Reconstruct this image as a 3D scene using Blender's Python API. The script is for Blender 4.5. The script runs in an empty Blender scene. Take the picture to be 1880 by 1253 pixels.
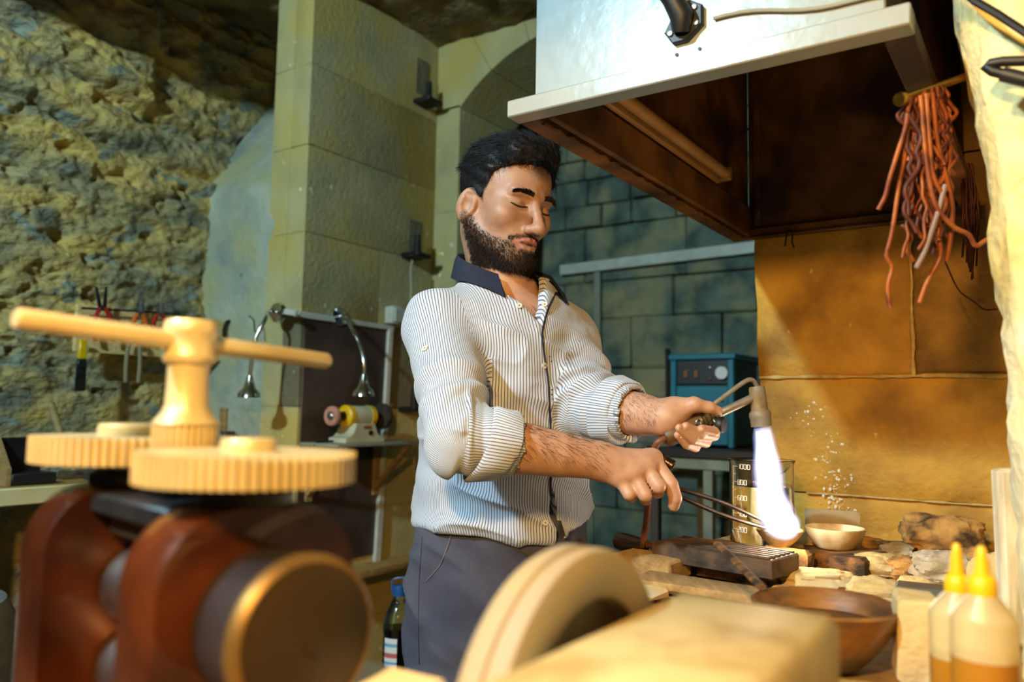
import bpy, bmesh, math, random
import numpy as np
from mathutils import Vector, Matrix
from mathutils.bvhtree import BVHTree

random.seed(7)
RNG = np.random.default_rng(7)
scene = bpy.context.scene
COL = scene.collection
R = math.radians

# ------------------------------------------------------------------ camera
CAM = np.array([0.0, 0.0, 1.27])
FPX = 28.0 / 36.0 * 1880.0
CROT = Matrix.Rotation(R(95.0), 3, 'X') @ Matrix.Rotation(R(1.0), 3, 'Z')
cam_data = bpy.data.cameras.new('camera')
cam = bpy.data.objects.new('camera', cam_data)
COL.objects.link(cam)
cam.matrix_world = Matrix.Translation(Vector(CAM)) @ CROT.to_4x4()
cam_data.lens = 28.0
cam_data.sensor_width = 36.0
cam_data.clip_start = 0.02
cam_data.dof.use_dof = True
cam_data.dof.focus_distance = 1.36
cam_data.dof.aperture_fstop = 3.4
scene.camera = cam

# ------------------------------------------------------------------ world, lamps of the place and an added fill, exposure
scene.view_settings.view_transform = 'Standard'
scene.view_settings.look = 'None'
scene.view_settings.exposure = 0.0
scene.view_settings.gamma = 1.0
scene.view_settings.use_curve_mapping = False
world = bpy.data.worlds.new('world')
scene.world = world
world.use_nodes = True
world.node_tree.nodes['Background'].inputs[0].default_value = (0.55, 0.62, 0.6, 1)
world.node_tree.nodes['Background'].inputs[1].default_value = 0.012

def lamp(name, loc, energy, color, radius, kind='POINT'):
    d = bpy.data.lights.new(name, kind)
    d.energy = energy
    d.color = color
    d.shadow_soft_size = radius
    o = bpy.data.objects.new(name, d)
    COL.objects.link(o)
    o.location = loc
    return o

# cool white ceiling lamp to the left, warm lamp above the front bench, over the camera, faint unseen fill added to brighten the back room
lamp('cool_lamp', (-1.64, -0.27, 2.74), 350, (0.52, 0.82, 1.0), 0.06)
wl = lamp('warm_lamp', (-0.27, -0.18, 1.80), 100, (1.0, 0.58, 0.18), 0.05, 'SPOT')     # shaded work lamp, shines forward and down
wl.data.spot_size = R(118); wl.data.spot_blend = 0.22
wl.rotation_euler = Vector((0.38, 0.76, -1.14)).to_track_quat('-Z', 'Y').to_euler()
lamp('back_room_fill', (1.6, 2.9, 2.75), 1.5, (0.58, 0.88, 1.0), 0.10)

# ------------------------------------------------------------------ frames
AZ = R(-34.3)
EX = np.array([math.cos(AZ), math.sin(AZ), 0.0])      # along the forge wall, to the right
U = np.array([-math.sin(AZ), math.cos(AZ), 0.0])      # into the room
V = -EX
ZZ = np.array([0, 0, 1.0])
CR = np.array(CROT)

def at(px, py, Y):
    d = CR @ np.array([(px - 940.0) / FPX, -(py - 626.5) / FPX, -1.0])
    return CAM + d * (Y / d[1])

def ray(px, py):
    d = CR @ np.array([(px - 940.0) / FPX, -(py - 626.5) / FPX, -1.0])
    return d / np.linalg.norm(d)

def at_a(px, py, a):
    "point of the pixel ray on the plane u = a"
    d = ray(px, py)
    return CAM + d * (a / d.dot(U))

def at_b(px, py, b):
    d = ray(px, py)
    return CAM + d * (b / d.dot(V))

def at_z(px, py, z):
    d = ray(px, py)
    return CAM + d * ((z - CAM[2]) / d[2])

def B(a, b, z):
    return U * a + V * b + ZZ * z

def ab(p):
    return float(np.dot(p, U)), float(np.dot(p, V))

# ------------------------------------------------------------------ noise
def _hash(ix, iy, iz, seed):
    h = (ix.astype(np.int64) * 374761393 + iy.astype(np.int64) * 668265263 + iz.astype(np.int64) * 2147483647 + seed * 974634777) & 0xFFFFFFFF
    h = ((h ^ (h >> 13)) * 1274126177) & 0xFFFFFFFF
    h = (h ^ (h >> 16)) & 0xFFFFFF
    return h.astype(np.float64) / 0xFFFFFF

def vnoise(p, seed=0):
    p = np.asarray(p, float)
    i = np.floor(p).astype(np.int64)
    f = p - i
    f = f * f * f * (f * (f * 6 - 15) + 10)
    r = 0
    for dx in (0, 1):
        wx = f[:, 0] if dx else 1 - f[:, 0]
        for dy in (0, 1):
            wy = f[:, 1] if dy else 1 - f[:, 1]
            for dz in (0, 1):
                wz = f[:, 2] if dz else 1 - f[:, 2]
                r = r + wx * wy * wz * _hash(i[:, 0] + dx, i[:, 1] + dy, i[:, 2] + dz, seed)
    return r

def fbm(p, octv=4, seed=0, gain=0.5):
    p = np.asarray(p, float)
    s = 0; a = 1.0; t = 0
    for k in range(octv):
        s = s + a * vnoise(p * (2.03 ** k) + 17.3 * k, seed + k)
        t += a; a *= gain
    return s / t

# ------------------------------------------------------------------ mesh collecting
class MB:
    def __init__(self):
        self.v = []; self.f = []
    def add(self, v, f):
        n = len(self.v)
        self.v.extend([tuple(map(float, q)) for q in v])
        self.f.extend([tuple(int(i) + n for i in q) for q in f])
        return self
    def convex(self, v, f):
        v = np.asarray(v, float); c = v.mean(0); out = []
        for q in f:
            p = v[list(q)]
            nrm = np.cross(p[1] - p[0], p[2] - p[0])
            out.append(tuple(q) if np.dot(nrm, p.mean(0) - c) >= 0 else tuple(reversed(q)))
        return self.add(v, out)
    def box(self, c, size, M=None, bev=0.0, jit=0.0):
        h = np.asarray(size, float) / 2
        if bev <= 0:
            v = [(sx * h[0], sy * h[1], sz * h[2]) for sx in (-1, 1) for sy in (-1, 1) for sz in (-1, 1)]
            f = [(0, 1, 3, 2), (4, 6, 7, 5), (0, 4, 5, 1), (2, 3, 7, 6), (0, 2, 6, 4), (1, 5, 7, 3)]
        else:
            v = []; idx = {}
            for sx in (-1, 1):
                for sy in (-1, 1):
                    for sz in (-1, 1):
                        for ax in range(3):
                            s = np.array([sx, sy, sz], float)
                            hh = h - bev; hh[ax] = h[ax]
                            idx[(sx, sy, sz, ax)] = len(v); v.append(s * hh)
            f = []
            for ax in range(3):
                o1, o2 = [k for k in range(3) if k != ax]
                for s in (-1, 1):
                    q = []
                    for s1, s2 in ((-1, -1), (1, -1), (1, 1), (-1, 1)):
                        key = [0, 0, 0]; key[ax] = s; key[o1] = s1; key[o2] = s2
                        q.append(idx[(*key, ax)])
                    f.append(q)
                for s1 in (-1, 1):
                    for s2 in (-1, 1):
                        q = []
                        for s, axx in ((-1, o1), (1, o1), (1, o2), (-1, o2)):
                            key = [0, 0, 0]; key[ax] = s; key[o1] = s1; key[o2] = s2
                            q.append(idx[(*key, axx)])
                        f.append(q)
            for sx in (-1, 1):
                for sy in (-1, 1):
                    for sz in (-1, 1):
                        f.append([idx[(sx, sy, sz, k)] for k in range(3)])
        v = np.array(v, float)
        if jit > 0:
            v = v + (RNG.random(v.shape) - 0.5) * 2 * jit
        if M is not None:
            v = v @ np.asarray(M, float).T
        return self.convex(v + np.asarray(c, float), f)
    def tube(self, pts, r, n=12, cap=True, flat=None):
        pts = [np.asarray(p, float) for p in pts]
        m = len(pts)
        rr = [r] * m if np.isscalar(r) else list(r)
        tan = []
        for i in range(m):
            d = pts[min(i + 1, m - 1)] - pts[max(i - 1, 0)]
            L = np.linalg.norm(d); tan.append(d / L if L > 1e-9 else np.array([0, 0, 1.0]))
        ref = np.array([0, 0, 1.0]) if abs(tan[0][2]) < 0.9 else np.array([1.0, 0, 0])
        x = np.cross(ref, tan[0]); x /= np.linalg.norm(x)
        v = []; f = []
        for i in range(m):
            x = x - tan[i] * np.dot(x, tan[i]); x /= np.linalg.norm(x)
            y = np.cross(tan[i], x)
            for k in range(n):
                a = 2 * math.pi * k / n
                fy = 1.0 if flat is None else flat
                v.append(pts[i] + rr[i] * (math.cos(a) * x + fy * math.sin(a) * y))
        for i in range(m - 1):
            for k in range(n):
                k2 = (k + 1) % n
                f.append((i * n + k, i * n + k2, (i + 1) * n + k2, (i + 1) * n + k))
        if cap:
            f.append(tuple(reversed(range(n)))); f.append(tuple(range((m - 1) * n, m * n)))
        return self.add(v, f)
    def lathe(self, prof, o=(0, 0, 0), ax=(0, 0, 1), n=32, ref=None, wob=None):
        "prof: (radius, height) from bottom to top along ax"
        o = np.asarray(o, float); ax = np.asarray(ax, float); ax = ax / np.linalg.norm(ax)
        if ref is None:
            ref = np.array([1.0, 0, 0]) if abs(ax[0]) < 0.9 else np.array([0, 1.0, 0])
        x = ref - ax * np.dot(ref, ax); x /= np.linalg.norm(x); y = np.cross(ax, x)
        v = []; f = []; rows = []
        for (r, h) in prof:
            if r < 1e-6:
                rows.append([len(v)]); v.append(o + ax * h)
            else:
                row = []
                for k in range(n):
                    a = 2 * math.pi * k / n
                    w = 1.0 if wob is None else wob(a, h)
                    row.append(len(v)); v.append(o + ax * h + r * w * (math.cos(a) * x + math.sin(a) * y))
                rows.append(row)
        for i in range(len(rows) - 1):
            A, C = rows[i], rows[i + 1]
            for k in range(n):
                k2 = (k + 1) % n
                if len(A) == 1 and len(C) == 1: continue
                if len(A) == 1: f.append((A[0], C[k2], C[k]))
                elif len(C) == 1: f.append((A[k], A[k2], C[0]))
                else: f.append((A[k], A[k2], C[k2], C[k]))
        if len(rows[0]) > 1 and prof[0] != prof[-1]: f.append(tuple(reversed(rows[0])))
        if len(rows[-1]) > 1 and prof[0] != prof[-1]: f.append(tuple(rows[-1]))
        return self.add(v, f)
    def prism(self, poly, o, ex, ey, ez, depth, bev=0.0):
        "poly in (ex, ey), extruded by depth along ez from o"
        o = np.asarray(o, float); ex, ey, ez = [np.asarray(q, float) for q in (ex, ey, ez)]
        P = np.array(poly, float); n = len(P)
        area = sum(P[i][0] * P[(i + 1) % n][1] - P[(i + 1) % n][0] * P[i][1] for i in range(n))
        if area * np.dot(np.cross(ex, ey), ez) < 0: P = P[::-1]
        lay = [(0.0, P)]
        if bev > 0:
            c = P.mean(0)
            ins = c + (P - c) * (1 - bev / max(1e-6, np.abs(P - c).max()))
            lay = [(0, ins), (bev, P), (depth - bev, P), (depth, ins)]
        else:
            lay = [(0, P), (depth, P)]
        v = []; f = []
        for (h, Q) in lay:
            for q in Q: v.append(o + ex * q[0] + ey * q[1] + ez * h)
        for l in range(len(lay) - 1):
            for k in range(n):
                k2 = (k + 1) % n
                f.append((l * n + k, l * n + k2, (l + 1) * n + k2, (l + 1) * n + k))
        f.append(tuple(reversed(range(n)))); f.append(tuple(range((len(lay) - 1) * n, len(lay) * n)))
        return self.add(v, f)
    def sphere(self, c, r, nu=16, nv=10, M=None):
        r = np.ones(3) * r if np.isscalar(r) else np.asarray(r, float)
        v = []; f = []
        v.append((0, 0, -1.0))
        for j in range(1, nv):
            th = math.pi * j / nv - math.pi / 2
            for i in range(nu):
                a = 2 * math.pi * i / nu
                v.append((math.cos(th) * math.cos(a), math.cos(th) * math.sin(a), math.sin(th)))
        v.append((0, 0, 1.0))
        for i in range(nu):
            i2 = (i + 1) % nu
            f.append((0, 1 + i2, 1 + i))
            for j in range(nv - 2):
                f.append((1 + j * nu + i, 1 + j * nu + i2, 1 + (j + 1) * nu + i2, 1 + (j + 1) * nu + i))
            f.append((1 + (nv - 2) * nu + i, 1 + (nv - 2) * nu + i2, len(v) - 1))
        v = np.array(v) * r
        if M is not None: v = v @ np.asarray(M, float).T
        return self.add(v + np.asarray(c, float), f)

def mesh_obj(name, v, f, mat, parent=None, angle=38, origin=None):
    v = np.asarray(v, float)
    if parent is not None:
        origin = np.array(parent.get('_o', (0, 0, 0)), float)
    elif origin is None:
        origin = np.array([(v[:, 0].min() + v[:, 0].max()) / 2, (v[:, 1].min() + v[:, 1].max()) / 2, v[:, 2].min()])
    origin = np.asarray(origin, float)
    me = bpy.data.meshes.new(name)
    me.from_pydata((v - origin).tolist(), [], [list(map(int, q)) for q in f])
    me.polygons.foreach_set('use_smooth', [True] * len(me.polygons))
    if angle < 179: me.set_sharp_from_angle(angle=R(angle))
    if mat is not None: me.materials.append(mat)
    o = bpy.data.objects.new(name, me)
    COL.objects.link(o)
    if parent is None:
        o.location = origin
        ORG[o.name] = origin
    else:
        o.parent = parent
    o['_o'] = origin.tolist()
    return o

ORG = {}
def obj(name, mb, mat, parent=None, angle=38, origin=None):
    return mesh_obj(name, mb.v, mb.f, mat, parent, angle, origin)

def tag(o, label=None, cat=None, group=None, kind=None):
    if label: o['label'] = label
    if cat: o['category'] = cat
    if group: o['group'] = group
    if kind: o['kind'] = kind
    return o

def empty(name, loc, label=None, cat=None, group=None, kind=None):
    o = bpy.data.objects.new(name, None)
    o.empty_display_size = 0.05
    COL.objects.link(o)
    o.location = [float(q) for q in loc]
    o['_o'] = [float(q) for q in loc]
    return tag(o, label, cat, group, kind)

def copy_tree(o, parent=None):
    c = o.copy(); COL.objects.link(c); c.parent = parent
    for ch in [q for q in bpy.data.objects if q.parent == o]:
        copy_tree(ch, c)
    return c

# ------------------------------------------------------------------ materials
def _nodes(name):
    m = bpy.data.materials.new(name); m.use_nodes = True
    nt = m.node_tree
    return m, nt, nt.nodes['Principled BSDF']

def srgb(h):
    h = h.lstrip('#'); c = [int(h[i:i + 2], 16) / 255 for i in (0, 2, 4)]
    return tuple((q / 12.92 if q <= 0.04045 else ((q + 0.055) / 1.055) ** 2.4) for q in c) + (1.0,)

def pm(name, c1, c2=None, scale=20, rough=0.6, metal=0.0, bump=0.0, bscale=None, stretch=(1, 1, 1), detail=6, c3=None, s3=4, r2=None, coat=0.0, spec=0.5, sharp=(0.35, 0.65), fleck=None):
    m, nt, b = _nodes(name)
    c1 = srgb(c1) if isinstance(c1, str) else c1
    b.inputs['Base Color'].default_value = c1
    b.inputs['Roughness'].default_value = rough
    b.inputs['Metallic'].default_value = metal
    b.inputs['Coat Weight'].default_value = coat
    b.inputs['Specular IOR Level'].default_value = spec
    L = nt.links.new
    if c2 is not None or bump > 0:
        tc = nt.nodes.new('ShaderNodeTexCoord'); mp = nt.nodes.new('ShaderNodeMapping')
        mp.inputs['Scale'].default_value = stretch
        L(tc.outputs['Object'], mp.inputs[0])
        n = nt.nodes.new('ShaderNodeTexNoise'); n.inputs['Scale'].default_value = scale; n.inputs['Detail'].default_value = detail
        L(mp.outputs[0], n.inputs['Vector'])
    if c2 is not None:
        c2 = srgb(c2) if isinstance(c2, str) else c2
        rp = nt.nodes.new('ShaderNodeValToRGB')
        rp.color_ramp.elements[0].position = sharp[0]; rp.color_ramp.elements[1].position = sharp[1]
        rp.color_ramp.elements[0].color = c1; rp.color_ramp.elements[1].color = c2
        L(n.outputs[0], rp.inputs[0]); out = rp.outputs[0]
        if c3 is not None:
            c3 = srgb(c3) if isinstance(c3, str) else c3
            n3 = nt.nodes.new('ShaderNodeTexNoise'); n3.inputs['Scale'].default_value = s3; n3.inputs['Detail'].default_value = 5
            L(mp.outputs[0], n3.inputs['Vector'])
            r3 = nt.nodes.new('ShaderNodeValToRGB'); r3.color_ramp.elements[0].position = 0.45; r3.color_ramp.elements[1].position = 0.62
            L(n3.outputs[0], r3.inputs[0])
            mx = nt.nodes.new('ShaderNodeMix'); mx.data_type = 'RGBA'
            L(r3.outputs[0], mx.inputs[0]); L(out, mx.inputs[6]); mx.inputs[7].default_value = c3
            out = mx.outputs[2]
        if fleck is not None:
            fc_, fs_, ft_ = fleck
            n4 = nt.nodes.new('ShaderNodeTexNoise'); n4.inputs['Scale'].default_value = fs_; n4.inputs['Detail'].default_value = 3
            L(mp.outputs[0], n4.inputs['Vector'])
            r4 = nt.nodes.new('ShaderNodeValToRGB'); r4.color_ramp.elements[0].position = ft_; r4.color_ramp.elements[1].position = ft_ + 0.03
            L(n4.outputs[0], r4.inputs[0])
            mx4 = nt.nodes.new('ShaderNodeMix'); mx4.data_type = 'RGBA'
            L(r4.outputs[0], mx4.inputs[0]); L(out, mx4.inputs[6]); mx4.inputs[7].default_value = srgb(fc_)
            out = mx4.outputs[2]
        L(out, b.inputs['Base Color'])
        if r2 is not None:
            mr = nt.nodes.new('ShaderNodeMapRange'); mr.inputs[3].default_value = rough; mr.inputs[4].default_value = r2
            L(n.outputs[0], mr.inputs[0]); L(mr.outputs[0], b.inputs['Roughness'])
    if bump > 0:
        bn = nt.nodes.new('ShaderNodeTexNoise'); bn.inputs['Scale'].default_value = bscale or scale * 3; bn.inputs['Detail'].default_value = 8
        L(mp.outputs[0], bn.inputs['Vector'])
        bp = nt.nodes.new('ShaderNodeBump'); bp.inputs['Strength'].default_value = 1.0; bp.inputs['Distance'].default_value = bump
        L(bn.outputs[0], bp.inputs['Height']); L(bp.outputs[0], b.inputs['Normal'])
    return m

def emis(name, col, s):
    m, nt, b = _nodes(name)
    b.inputs['Base Color'].default_value = col
    b.inputs['Emission Color'].default_value = col
    b.inputs['Emission Strength'].default_value = s
    return m

def glass(name, col=(1, 1, 1, 1), rough=0.02, ior=1.45):
    m, nt, b = _nodes(name)
    b.inputs['Base Color'].default_value = col
    b.inputs['Roughness'].default_value = rough
    b.inputs['IOR'].default_value = ior
    b.inputs['Transmission Weight'].default_value = 1.0
    return m

M = {}
M['rock'] = pm('hewn_rock', '#b8a46c', '#706e5a', 6, 0.95, bump=0.025, bscale=30, stretch=(1, 1, 1.8), c3='#ceae5e', s3=4.0, fleck=('#8e917c', 7, 0.60))
M['rock_dark'] = pm('vault_rock', '#9c8550', '#6b5c38', 7, 0.95, bump=0.03, bscale=14)
M['ashlar'] = pm('ashlar_limestone', '#c4b47c', '#aca070', 5, 0.9, bump=0.004, bscale=60, c3='#c2a85c', s3=3.0, fleck=('#e6dcb4', 24, 0.70))
M['ashlar_grey'] = pm('grey_ashlar', '#857a5c', '#625c48', 5, 0.9, bump=0.008, bscale=45, c3='#6e6346', s3=3, fleck=('#b0a688', 26, 0.70))
M['plaster_blue'] = pm('cool_plaster', '#b9b99f', '#8f9688', 5, 0.92, bump=0.010, bscale=30, c3='#b0a87c', s3=3.5, fleck=('#4c4838', 16, 0.71))
M['mortar'] = pm('mortar', '#a9a183', '#8b8468', 20, 0.95, bump=0.004, bscale=80)
M['brick_back'] = pm('back_stone', '#6a7668', '#424c42', 8, 0.92, bump=0.006, bscale=40, c3='#8f8a66', s3=5)
M['forge_stone'] = pm('forge_stone', '#dca63c', '#c48e2e', 5, 0.72, bump=0.004, bscale=70, c3='#96691f', s3=4.5, fleck=('#e0bc70', 30, 0.73))
M['forge_stone_dark'] = pm('sooty_forge_stone', '#b5883a', '#86601f', 7, 0.78, bump=0.006, bscale=60, c3='#6e4e1c', s3=5, fleck=('#d0ae68', 26, 0.72))
M['pier'] = pm('pale_pier_rock', '#fae4a4', '#e2bc68', 9, 0.9, bump=0.014, bscale=22, c3='#f6e6bc', s3=5)
M['floor'] = pm('floor_stone', '#6c6350', '#4c4638', 4, 0.9, bump=0.006, bscale=30)
M['iron'] = pm('black_iron', '#22201e', '#3a2f28', 30, 0.6, 0.6, bump=0.001, bscale=150)
M['chrome'] = pm('chrome', (0.75, 0.76, 0.77, 1), None, rough=0.14, metal=1.0)
M['steel'] = pm('steel', (0.5, 0.5, 0.5, 1), '#8d8a86', 40, 0.35, metal=1.0)
M['white_plastic'] = pm('white_plastic', '#cfcdbf', '#bab7a4', 12, 0.5)
M['cream'] = pm('cream_paint', '#d8cf9c', '#c6ba80', 8, 0.55, bump=0.001)
M['wood'] = pm('pale_wood', '#a98a55', '#8c6c3c', 12, 0.7, bump=0.001, bscale=60, stretch=(1, 1, 8))
M['wood_h'] = pm('pine_board', '#b08a4a', '#8e6a34', 9, 0.7, bump=0.001, stretch=(1.5, 8, 8))
M['black'] = pm('black_rubber', '#0c0c0d', '#1a1a1c', 20, 0.5)
M['red_grip'] = pm('red_grip', '#b31217', None, rough=0.4)
M['orange'] = pm('orange_plastic', '#e0661a', None, rough=0.4)
M['yellow'] = pm('yellow_plastic', '#e6b40c', None, rough=0.4)
M['teal'] = pm('teal_paint', '#0f6f83', '#0c5d70', 6, 0.45, bump=0.0005)
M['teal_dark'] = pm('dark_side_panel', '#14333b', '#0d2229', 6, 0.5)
M['brown_board'] = pm('brown_board', '#4a372c', '#3a2b24', 10, 0.45, bump=0.0006, c3='#574a40', s3=3)
# ================================================================== THE SETTING
def struct(o, label=None):
    o['kind'] = 'structure'
    if label: o['label'] = label
    return o

def rock_sheet(name, O, ex, ey, n, W, H, nx, ny, disp, mat, thick=0.12, mask=None):
    "a displaced wall with a back side; disp(P, s, t) -> metres towards n"
    s = np.linspace(0, W, nx); t = np.linspace(0, H, ny)
    S, T = np.meshgrid(s, t, indexing='ij')
    P = np.asarray(O)[None, :] + S.reshape(-1, 1) * ex + T.reshape(-1, 1) * ey
    d = disp(P, S.ravel(), T.ravel())
    Pf = P + d[:, None] * n
    f = []
    idx = np.arange(nx * ny).reshape(nx, ny)
    flip = np.dot(np.cross(ex, ey), n) < 0
    for i in range(nx - 1):
        for j in range(ny - 1):
            q = (idx[i, j], idx[i + 1, j], idx[i + 1, j + 1], idx[i, j + 1])
            f.append(q[::-1] if flip else q)
    Nn = nx * ny
    back = [P[idx[0, 0]] - n * thick, P[idx[-1, 0]] - n * thick, P[idx[-1, -1]] - n * thick, P[idx[0, -1]] - n * thick]
    v = np.vstack([Pf, np.array(back)])
    ring = list(idx[:, 0]), list(idx[-1, :]), list(idx[::-1, -1]), list(idx[0, ::-1])
    for k, e in enumerate(ring):
        q = list(e) + [Nn + (k + 1) % 4, Nn + k]
        f.append(q if flip else q[::-1])
    q = (Nn, Nn + 1, Nn + 2, Nn + 3); f.append(q if flip else q[::-1])
    return mesh_obj(name, v, f, mat, angle=60)

FLOOR_Z = 0.0
CEIL_Z = 2.98
# floor
mb = MB(); mb.box(B(1.6, 0.8, -0.05), (7.5, 7.5, 0.1), np.stack([EX, U, ZZ], 1))
struct(obj('floor', mb, M['floor']))
# ceiling: rough rock vault
cO = B(-0.8, 3.4, CEIL_Z)
rock = rock_sheet('ceiling', cO, EX, U, -ZZ, 6.0, 5.6, 110, 100,
                  lambda P, s, t: 0.10 * (fbm(P * 3.2, 4, 5) - 0.5) + 0.08 * (fbm(P * 9, 3, 9) - 0.5), M['rock_dark'])
struct(rock)

# unseen rib added above the view to shade the upper left wall
mb = MB(); mb.box(B(1.0, 2.62, (2.66 + CEIL_Z + 0.1) / 2), (0.76, 0.22, CEIL_Z + 0.1 - 2.66), np.stack([EX, U, ZZ], 1), 0.02, 0.01)
struct(obj('trim_8', mb, M['rock_dark']), 'unseen stone rib added to shade the top of the rock wall')
# ---- left rock wall (parallel to u, facing right)
BL = 2.925
N_L = EX
def left_disp(P, s, t):
    q = np.stack([P[:, 0] * 1.3, P[:, 1] * 1.3, P[:, 2] * 5.5 + 0.35 * P[:, 1]], 1)
    strata = fbm(q * 1.6, 4, 11)
    rid = np.abs(fbm(q * 2.7 + 5, 3, 21) - 0.5) * 2
    fine = fbm(P * 16, 4, 31)
    z = P[:, 2]
    band = np.clip((z - 2.05) / 0.4, 0, 1) * 0.5 + 0.5
    pits = np.clip(fbm(P * np.array([11, 11, 15]), 3, 77) - 0.62, 0, 1) * 0.25
    shelf = 0.05 * np.clip((0.5 - np.abs(np.sin((z + 0.12 * s) * 14 + 3 * fbm(P * 2, 2, 3)))) * 2, 0, 1) * np.clip((z - 1.95) * 3, 0, 1)
    low = np.clip((1.32 - z) / 0.08, 0, 1)          # dressed stone course near the bench
    d = 0.075 * (strata - 0.5) * band + 0.035 * (0.4 - rid) + 0.040 * (fine - 0.5) + 0.022 * (fbm(P * 38, 3, 37) - 0.5) - pits - shelf
    d = d * (1 - 0.8 * low) + 0.01 * low
    side = np.clip((s + aL0 - 1.72) / 0.05, 0, 1) * np.clip((z - 2.25) / 0.2, 0, 1)
    return d - 0.06 * side
aL0 = 0.85
wall_left = rock_sheet('wall_left', B(aL0, BL, 0.0), U, ZZ, N_L, 2.6, 3.1, 300, 360, left_disp, M['rock'], 0.25)
struct(wall_left)

def block(parent, c, size, Mx, mat, bev=0.008, jit=0.003, name='stone_block'):
    mb = MB(); mb.box(c, size, Mx, bev, jit)
    return obj(name, mb, mat, parent, angle=30)

MXB = np.stack([EX, U, ZZ], 1)      # local x along EX, y along U, z up
# ---- pillar: side face (normal EX) at b = 2.34 from a0 to a1; front face (normal -U) at a0
pc = at(560, 400, 3.0)
aP0, bP = ab(pc)
aP1 = ab(at_b(800, 300, bP))[0]
bP1 = bP + 0.12
zc = [0.0, 0.42, 0.86, 1.27, 1.62, 1.94, 2.285, 2.61, CEIL_Z + 0.04]
wp = empty('wall_pillar', B(aP0, bP, 0), 'dressed limestone pillar standing in front of the dark niche', kind='structure')
mb = MB(); mb.box(B((aP0 + aP1) / 2 + 0.06, bP + 0.105, 1.5), (0.17, aP1 - aP0 - 0.02, 3.0), MXB)
obj('pillar_core', mb, M['mortar'], wp)
for i in range(len(zc) - 1):
    z0, z1 = zc[i], zc[i + 1]
    lean = 0.0
    mt = M['ashlar'] if i != 3 else M['ashlar_grey']
    if i in (3, 4):     # rough, split course
        cut = aP0 + (0.33 if i == 3 else 0.42)
        segs = [(aP0, cut), (cut, aP1)]
    else:
        segs = [(aP0, aP1)]
    for (s0, s1) in segs:
        wd = 0.10 if s0 == aP0 else 0.08
        block(wp, B((s0 + s1) / 2, bP + wd / 2, (z0 + z1) / 2), (wd, s1 - s0 - 0.001, z1 - z0 - 0.0015), MXB, M['ashlar_grey'] if (i == 3 and s0 > aP0) else mt, 0.002, 0.0012)
    # narrow front return beyond the corner block, up to the niche edge
    block(wp, B(aP0 + 0.10, bP + 0.155, (z0 + z1) / 2), (0.109, 0.2, z1 - z0 - 0.0015), MXB, M['ashlar'], 0.0015, 0.0008)

# ---- niche wall left of the pillar: front face (normal -U) with a steep sloping top
bN0, bN1 = bP + 0.20, BL + 0.06
zt = 2.23
mbn = MB()
prof = [(0, 0), (0, zt), (0.42, zt + 0.58), (0.75, zt + 0.72), (0.75, 0)]
nu_, nv_ = 34, 90
s = np.linspace(0, 1, nv_)
zt = 2.18
pts = [(0.0, 0.0), (0.0, 1.2), (0.0, zt - 0.03), (0.025, zt + 0.02), (0.38, zt + 0.54), (0.7, zt + 0.8)]
L = [0]
for i in range(1, len(pts)): L.append(L[-1] + math.dist(pts[i - 1], pts[i]))
ss = s * L[-1]
pa = np.interp(ss, L, [q[0] for q in pts]); pz = np.interp(ss, L, [q[1] for q in pts])
bb = np.linspace(bP + 0.15, bN1, nu_)
P = np.array([B(2.035 - 0.045 * (bb[i] - bP - 0.15) / 0.5 + pa[j], bb[i], pz[j]) for i in range(nu_) for j in range(nv_)])
nn = fbm(P * 3.0, 4, 41) - 0.5; n2 = fbm(P * 14, 3, 43) - 0.5
P = P - U * (0.03 * nn + 0.012 * n2)[:, None] + ZZ * (0.02 * nn * (P[:, 2] > zt))[:, None]
f = [(i * nv_ + j, i * nv_ + j + 1, (i + 1) * nv_ + j + 1, (i + 1) * nv_ + j) for i in range(nu_ - 1) for j in range(nv_ - 1)]
wn = struct(mesh_obj('wall_niche', P, f, M['plaster_blue'], angle=60), 'bluish plastered wall with a steep sloping sill beside the pillar')

# ---- arch wall beyond the pillar (parallel to v) at a = aP1
aA = aP1
wa = empty('wall_arch', B(aA, bP, 0), 'limestone wall with a round arch behind the man', kind='structure')
jb = ab(at_a(842, 300, aA))[1]              # jamb edge
zs = at_a(846, 195, aA)[2]                  # springing
bc, zcen, AR = 1.625, 2.092, 0.817         # segmental arch
ath = 0.42                                  # wall thickness
zj = [0, 0.5, 0.95, 1.38, 1.78, 2.17, zs]
for i in range(len(zj) - 1):
    block(wa, B(aA + ath / 2, (jb + bP + 0.05) / 2, (zj[i] + zj[i + 1]) / 2), (bP + 0.05 - jb, ath, zj[i + 1] - zj[i] - 0.0015), MXB, M['ashlar'], 0.002, 0.0012)
# voussoirs
nv = 3
tA = math.atan2(zs - zcen, jb - bc)
for k in range(nv):
    t0 = tA + (math.pi / 2 - tA) * k / nv + 0.002; t1 = tA + (math.pi / 2 - tA) * (k + 1) / nv - 0.002
    poly = []
    for j in range(7):
        t = t0 + (t1 - t0) * j / 6; poly.append((AR * math.cos(t), AR * math.sin(t)))
    for j in range(7):
        t = t1 + (t0 - t1) * j / 6; poly.append(((AR + 0.34) * math.cos(t), (AR + 0.34) * math.sin(t)))
    mb = MB(); mb.prism(poly, B(aA, bc, zcen), V, ZZ, U, ath, 0.0)
    obj('voussoir', mb, M['ashlar'], wa, angle=20)
# spandrel fill to the ceiling
poly = [((AR + 0.02) * math.cos(t), (AR + 0.02) * math.sin(t)) for t in np.linspace(tA, math.pi / 2, 16)]
hs = zs - zcen
poly = poly + [(-2.9, AR + 0.02), (-2.9, 1.0), (1.0, 1.0), (1.0, hs)]
mb = MB(); mb.prism(poly, B(aA + 0.006, bc, zcen), V, ZZ, U, ath - 0.012)
obj('spandrel', mb, M['ashlar'], wa, angle=20)

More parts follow.
